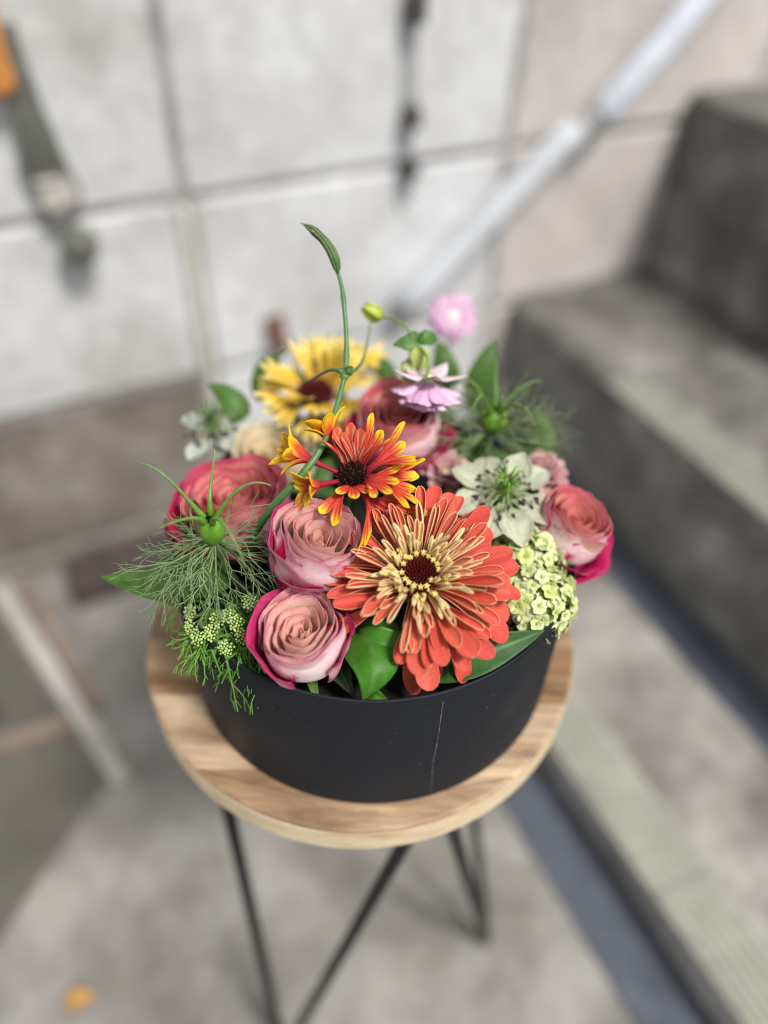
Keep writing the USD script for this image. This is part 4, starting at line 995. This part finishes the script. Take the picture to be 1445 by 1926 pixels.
for k in range(7):
    a = k * 2 * PI / 7
    T = np.gradient(tipc, axis=0); T /= np.linalg.norm(T, axis=1, keepdims=True)
    X = np.cross(T, [0, 1, 0.3]); X /= np.linalg.norm(X, axis=1, keepdims=True); Y = np.cross(T, X)
    n_ = [16, 13, 16, 11, 14, 10, 12][k]
    tt_ = np.linspace(0, 1, 16)
    off = 0.0015 * np.sin(PI * tt_ ** 0.55) ** 0.9 * (1 - 0.35 * tt_) + 0.0002 + 0.0006 * np.exp(-((tt_ - 0.72) / 0.1) ** 2)
    off = off + (0.0026 * sstep(0.62, 1, tt_) if k in (1, 4) else 0)
    tw = a + 1.4 * tt_
    q = tipc + X * (off * np.cos(tw))[:, None] + Y * (off * np.sin(tw))[:, None] - vb_
    c = mixc((0.10, 0.20, 0.06), (0.14, 0.13, 0.07), tt_ * (0.5 + 0.5 * (k % 2)))
    add('bud_leaf', tube(q[:n_], (np.interp(tt_, [0, 0.2, 0.5, 0.85, 1], [0.0005, 0.0008, 0.00085, 0.0007, 0.0002]) * np.r_[np.ones(n_ - 2), 0.5, 0.15, np.ones(16 - n_)])[:n_], 7, c[:n_]), 'leaf', vine)

# ------------------------------------------------------------------ feathery filler with umbels, hanging over the left rim
am_ = P3(420, 1190, 0.080)
am = thing('feathery_umbel', 'feathery green filler with pale bud clusters hanging over the left front rim', 'filler', am_)
rg = np.random.default_rng(77)
root = np.array([-0.055, -0.045, FOAM]) - am_
for k, (px, py, z) in enumerate([(360, 1152, 0.094), (372, 1198, 0.092), (396, 1190, 0.094), (432, 1158, 0.098), (456, 1196, 0.094), (426, 1218, 0.093), (470, 1132, 0.100), (410, 1165, 0.096), (360, 1180, 0.090), (445, 1172, 0.097)]):
    c = P3(px, py, z) - am_
    q = smooth_path([root, root * 0.45 + c * 0.55 + [0, 0, 0.006], c - [0, 0, 0.003]], 10)
    um = add('umbel', tube(q, np.linspace(0.0010, 0.0006, 10), 6, (0.12, 0.22, 0.05)), 'stem', am)
    ms = []
    up_d = c - q[-3]; up_d /= np.linalg.norm(up_d); up_d = up_d + [0, -0.35, 0.5]; up_d /= np.linalg.norm(up_d)
    X = frame(up_d)
    for j in range(24):
        r = 0.0036 * math.sqrt((j + 0.5) / 24); a = j * 2.399963
        b = c + X[0] * r * math.cos(a) + X[1] * r * math.sin(a) + X[2] * (0.0018 - 90 * r * r + rg.normal(0, 0.0003))
        ms.append(tube([q[-1], (q[-1] + b) / 2, b], 0.00016, 4, (0.20, 0.32, 0.07)))
        ms.append(ico(b, rg.uniform(0.00045, 0.0007), 1, mixc((0.34, 0.50, 0.10), (0.56, 0.68, 0.28), rg.random())))
    add('bud_cluster', join(*ms), 'stem', um)
for k in range(44):
    px, py = rg.uniform(345, 520), rg.uniform(1125, 1225)
    s0 = P3(px, py, 0.090) - am_; s0 = s0 * 0.8 + root * 0.2
    d = np.array([rg.normal(-0.25, 0.5), rg.normal(-0.6, 0.4), rg.uniform(0.0, 0.9)])
    add('feathery_leaf', join(*thread(s0, d, rg.uniform(0.007, 0.0105), 3, rg, 0.00075, (0.15, 0.35, 0.045), 0.3)), 'leaf', am)
for px, py, L in ((425, 1235, 0.010), (398, 1222, 0.009), (470, 1220, 0.008), (450, 1240, 0.007), (385, 1205, 0.007)):
    s0 = P3(px, py, 0.092) - am_
    add('feathery_leaf', join(*thread(s0, (rg.normal(0, 0.25), -0.35, -0.7), L, 2, rg, 0.0007, (0.12, 0.25, 0.05), 0.5)), 'leaf', am)

# ------------------------------------------------------------------ leaves
def leaf_thing(label, pts, w, side, cf=(0.030, 0.105, 0.010), cb=(0.07, 0.15, 0.03), fold=0.22, wave=0.05, seed=0, stalk=True, nu=18, shape=None, th=0.0005):
    W3 = [P3(*p) for p in pts]
    l = thing('leaf', label, 'leaf', W3[0])
    add('blade', leaf_blade([q - W3[0] for q in W3], side, w, fold, nu, 11, 1, wave, seed, cf, cb, th=th, shape=shape), 'leaf', l)
    if stalk and W3[0][2] > FOAM + 0.003:
        e = np.array([W3[0][0] * 0.8, W3[0][1] * 0.8, FOAM - 0.003])
        add('stalk', tube(smooth_path([np.zeros(3), (e - W3[0]) * 0.5 + [0, 0, 0.003], e - W3[0]], 8), 0.0008, 6, (0.10, 0.2, 0.05)), 'stem', l)
    return l


leaf_thing('long pointed green leaf reaching furthest out over the left rim', [(400, 1110, 0.086), (330, 1100, 0.094), (260, 1093, 0.095), (190, 1085, 0.092)], 0.0085, (0, 0.9, 0.3), fold=0.25, seed=1)
leaf_thing('green leaf with a pale midrib lying under the nigella threads', [(440, 1090, 0.086), (370, 1085, 0.096), (310, 1088, 0.098), (250, 1112, 0.092)], 0.0105, (0.1, 0.8, 0.5), cf=(0.04, 0.12, 0.015), fold=0.18, seed=2)
leaf_thing('glossy green leaf folded beneath the zinnia at the front', [(690, 1165, 0.094), (700, 1210, 0.105), (704, 1262, 0.103), (684, 1316, 0.090)], 0.0135, (1, 0.25, 0.15), cf=(0.045, 0.17, 0.012), fold=-0.3, wave=0.10, seed=3)
leaf_thing('bright pointed leaf tip sticking out under the coral petals', [(676, 1190, 0.102), (712, 1210, 0.105), (748, 1212, 0.104), (788, 1190, 0.103)], 0.0072, (0.05, 0.85, 0.5), cf=(0.05, 0.19, 0.014), fold=0.3, seed=4)
leaf_thing('small curled leaf standing against the inside of the front rim', [(690, 1285, 0.082), (698, 1295, 0.087), (705, 1305, 0.089), (728, 1315, 0.086)], 0.0052, (0.2, 0.5, 0.8), cf=(0.05, 0.18, 0.014), fold=0.3, seed=5)
leaf_thing('broad dark green leaf curving along the inside of the front right rim', [(770, 1262, 0.084), (850, 1246, 0.089), (930, 1222, 0.0915), (1024, 1186, 0.0955)], 0.0095, (-0.2, 0.8, 0.55), cf=(0.022, 0.085, 0.012), fold=0.2, wave=0.06, seed=6)
leaf_thing('dark leaf between pale pink rose and folded leaf', [(625, 1240, 0.078), (640, 1262, 0.084), (652, 1285, 0.085), (664, 1310, 0.082)], 0.0055, (0.9, 0.3, 0.3), cf=(0.03, 0.06, 0.025), seed=7)
leaf_thing('green pointed leaf rising behind the left nigella flower', [(470, 795, 0.098), (450, 770, 0.108), (425, 742, 0.114), (392, 724, 0.116)], 0.0085, (0.4, 0.75, 0.5), cf=(0.06, 0.17, 0.02), seed=8)
leaf_thing('upright green leaf behind the left side of the yellow flower', [(510, 760, 0.080), (500, 715, 0.098), (512, 680, 0.108), (540, 662, 0.112)], 0.0095, (0.75, 0.2, 0.4), cf=(0.04, 0.12, 0.02), seed=9)
leaf_thing('dark leaf between the yellow flower and the deep pink rose', [(730, 750, 0.085), (728, 715, 0.100), (722, 690, 0.106), (712, 670, 0.108)], 0.0085, (0.8, 0.1, 0.4), cf=(0.03, 0.075, 0.025), seed=10)
leaf_thing('green leaf standing behind the hanging columbine', [(845, 735, 0.090), (838, 700, 0.106), (832, 668, 0.114), (818, 640, 0.118)], 0.009, (0.85, 0.1, 0.3), cf=(0.04, 0.12, 0.02), seed=11)
leaf_thing('bright upright leaf at the back beside the blurred pod', [(905, 775, 0.085), (905, 735, 0.104), (912, 690, 0.118), (932, 640, 0.128)], 0.0105, (0.9, 0.15, 0.3), cf=(0.05, 0.16, 0.02), seed=12)
leaf_thing('green leaf at the far right rim behind the dusky flower', [(1012, 880, 0.086), (1020, 845, 0.098), (1018, 805, 0.106), (1005, 765, 0.112)], 0.0085, (0.9, 0.1, 0.3), cf=(0.05, 0.15, 0.02), seed=13)
leaf_thing('dark green leaf low behind the deep pink rose', [(690, 800, 0.080), (675, 790, 0.092), (660, 770, 0.098), (650, 745, 0.100)], 0.0085, (0.8, 0.2, 0.3), cf=(0.03, 0.085, 0.02), seed=14)

FILL = [(640, 880, 'dark leaf low between the coral rose and the blanket flower'), (590, 930, 'low leaf behind the pink and cream rose'), (700, 860, 'low leaf behind the red blanket flower petals'), (545, 790, 'low leaf under the yellow blanket flower'),
        (860, 850, 'low leaf under the blurred pod threads'), (905, 870, 'low leaf behind the white nigella'), (975, 870, 'low leaf under the dusky flower'), (470, 1050, 'low leaf between green pod and pale pink rose'), (620, 1110, 'low leaf between the two pale roses'),
        (900, 1010, 'low leaf between zinnia and white nigella'), (690, 790, 'low leaf at the foot of the deep pink rose'), (560, 1050, 'low leaf left of the pink and cream rose'), (1040, 1060, 'low leaf under the leaning rose'), (350, 1020, 'low leaf at the left rim under the coral rose'), (430, 850, 'low leaf under the left nigella flower'), (830, 800, 'low leaf behind the dusky pink flower')]
rg = np.random.default_rng(404)
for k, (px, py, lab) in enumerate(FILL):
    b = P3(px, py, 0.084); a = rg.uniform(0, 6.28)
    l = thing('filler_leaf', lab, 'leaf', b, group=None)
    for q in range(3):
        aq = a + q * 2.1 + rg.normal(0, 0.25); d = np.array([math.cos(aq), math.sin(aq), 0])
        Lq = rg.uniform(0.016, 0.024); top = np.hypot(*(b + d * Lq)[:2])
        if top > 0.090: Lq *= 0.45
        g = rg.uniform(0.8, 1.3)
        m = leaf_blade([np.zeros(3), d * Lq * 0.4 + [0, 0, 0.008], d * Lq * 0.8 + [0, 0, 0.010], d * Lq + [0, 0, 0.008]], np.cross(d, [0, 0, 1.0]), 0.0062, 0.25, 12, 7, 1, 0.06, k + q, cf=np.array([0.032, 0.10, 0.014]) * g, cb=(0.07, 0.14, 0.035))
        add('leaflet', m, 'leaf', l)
    add('stem', tube([[0, 0, 0.0005], [0, 0, -0.012], [0, 0, FOAM - 0.004 - b[2]]], 0.001, 6, (0.08, 0.16, 0.04)), 'stem', l)
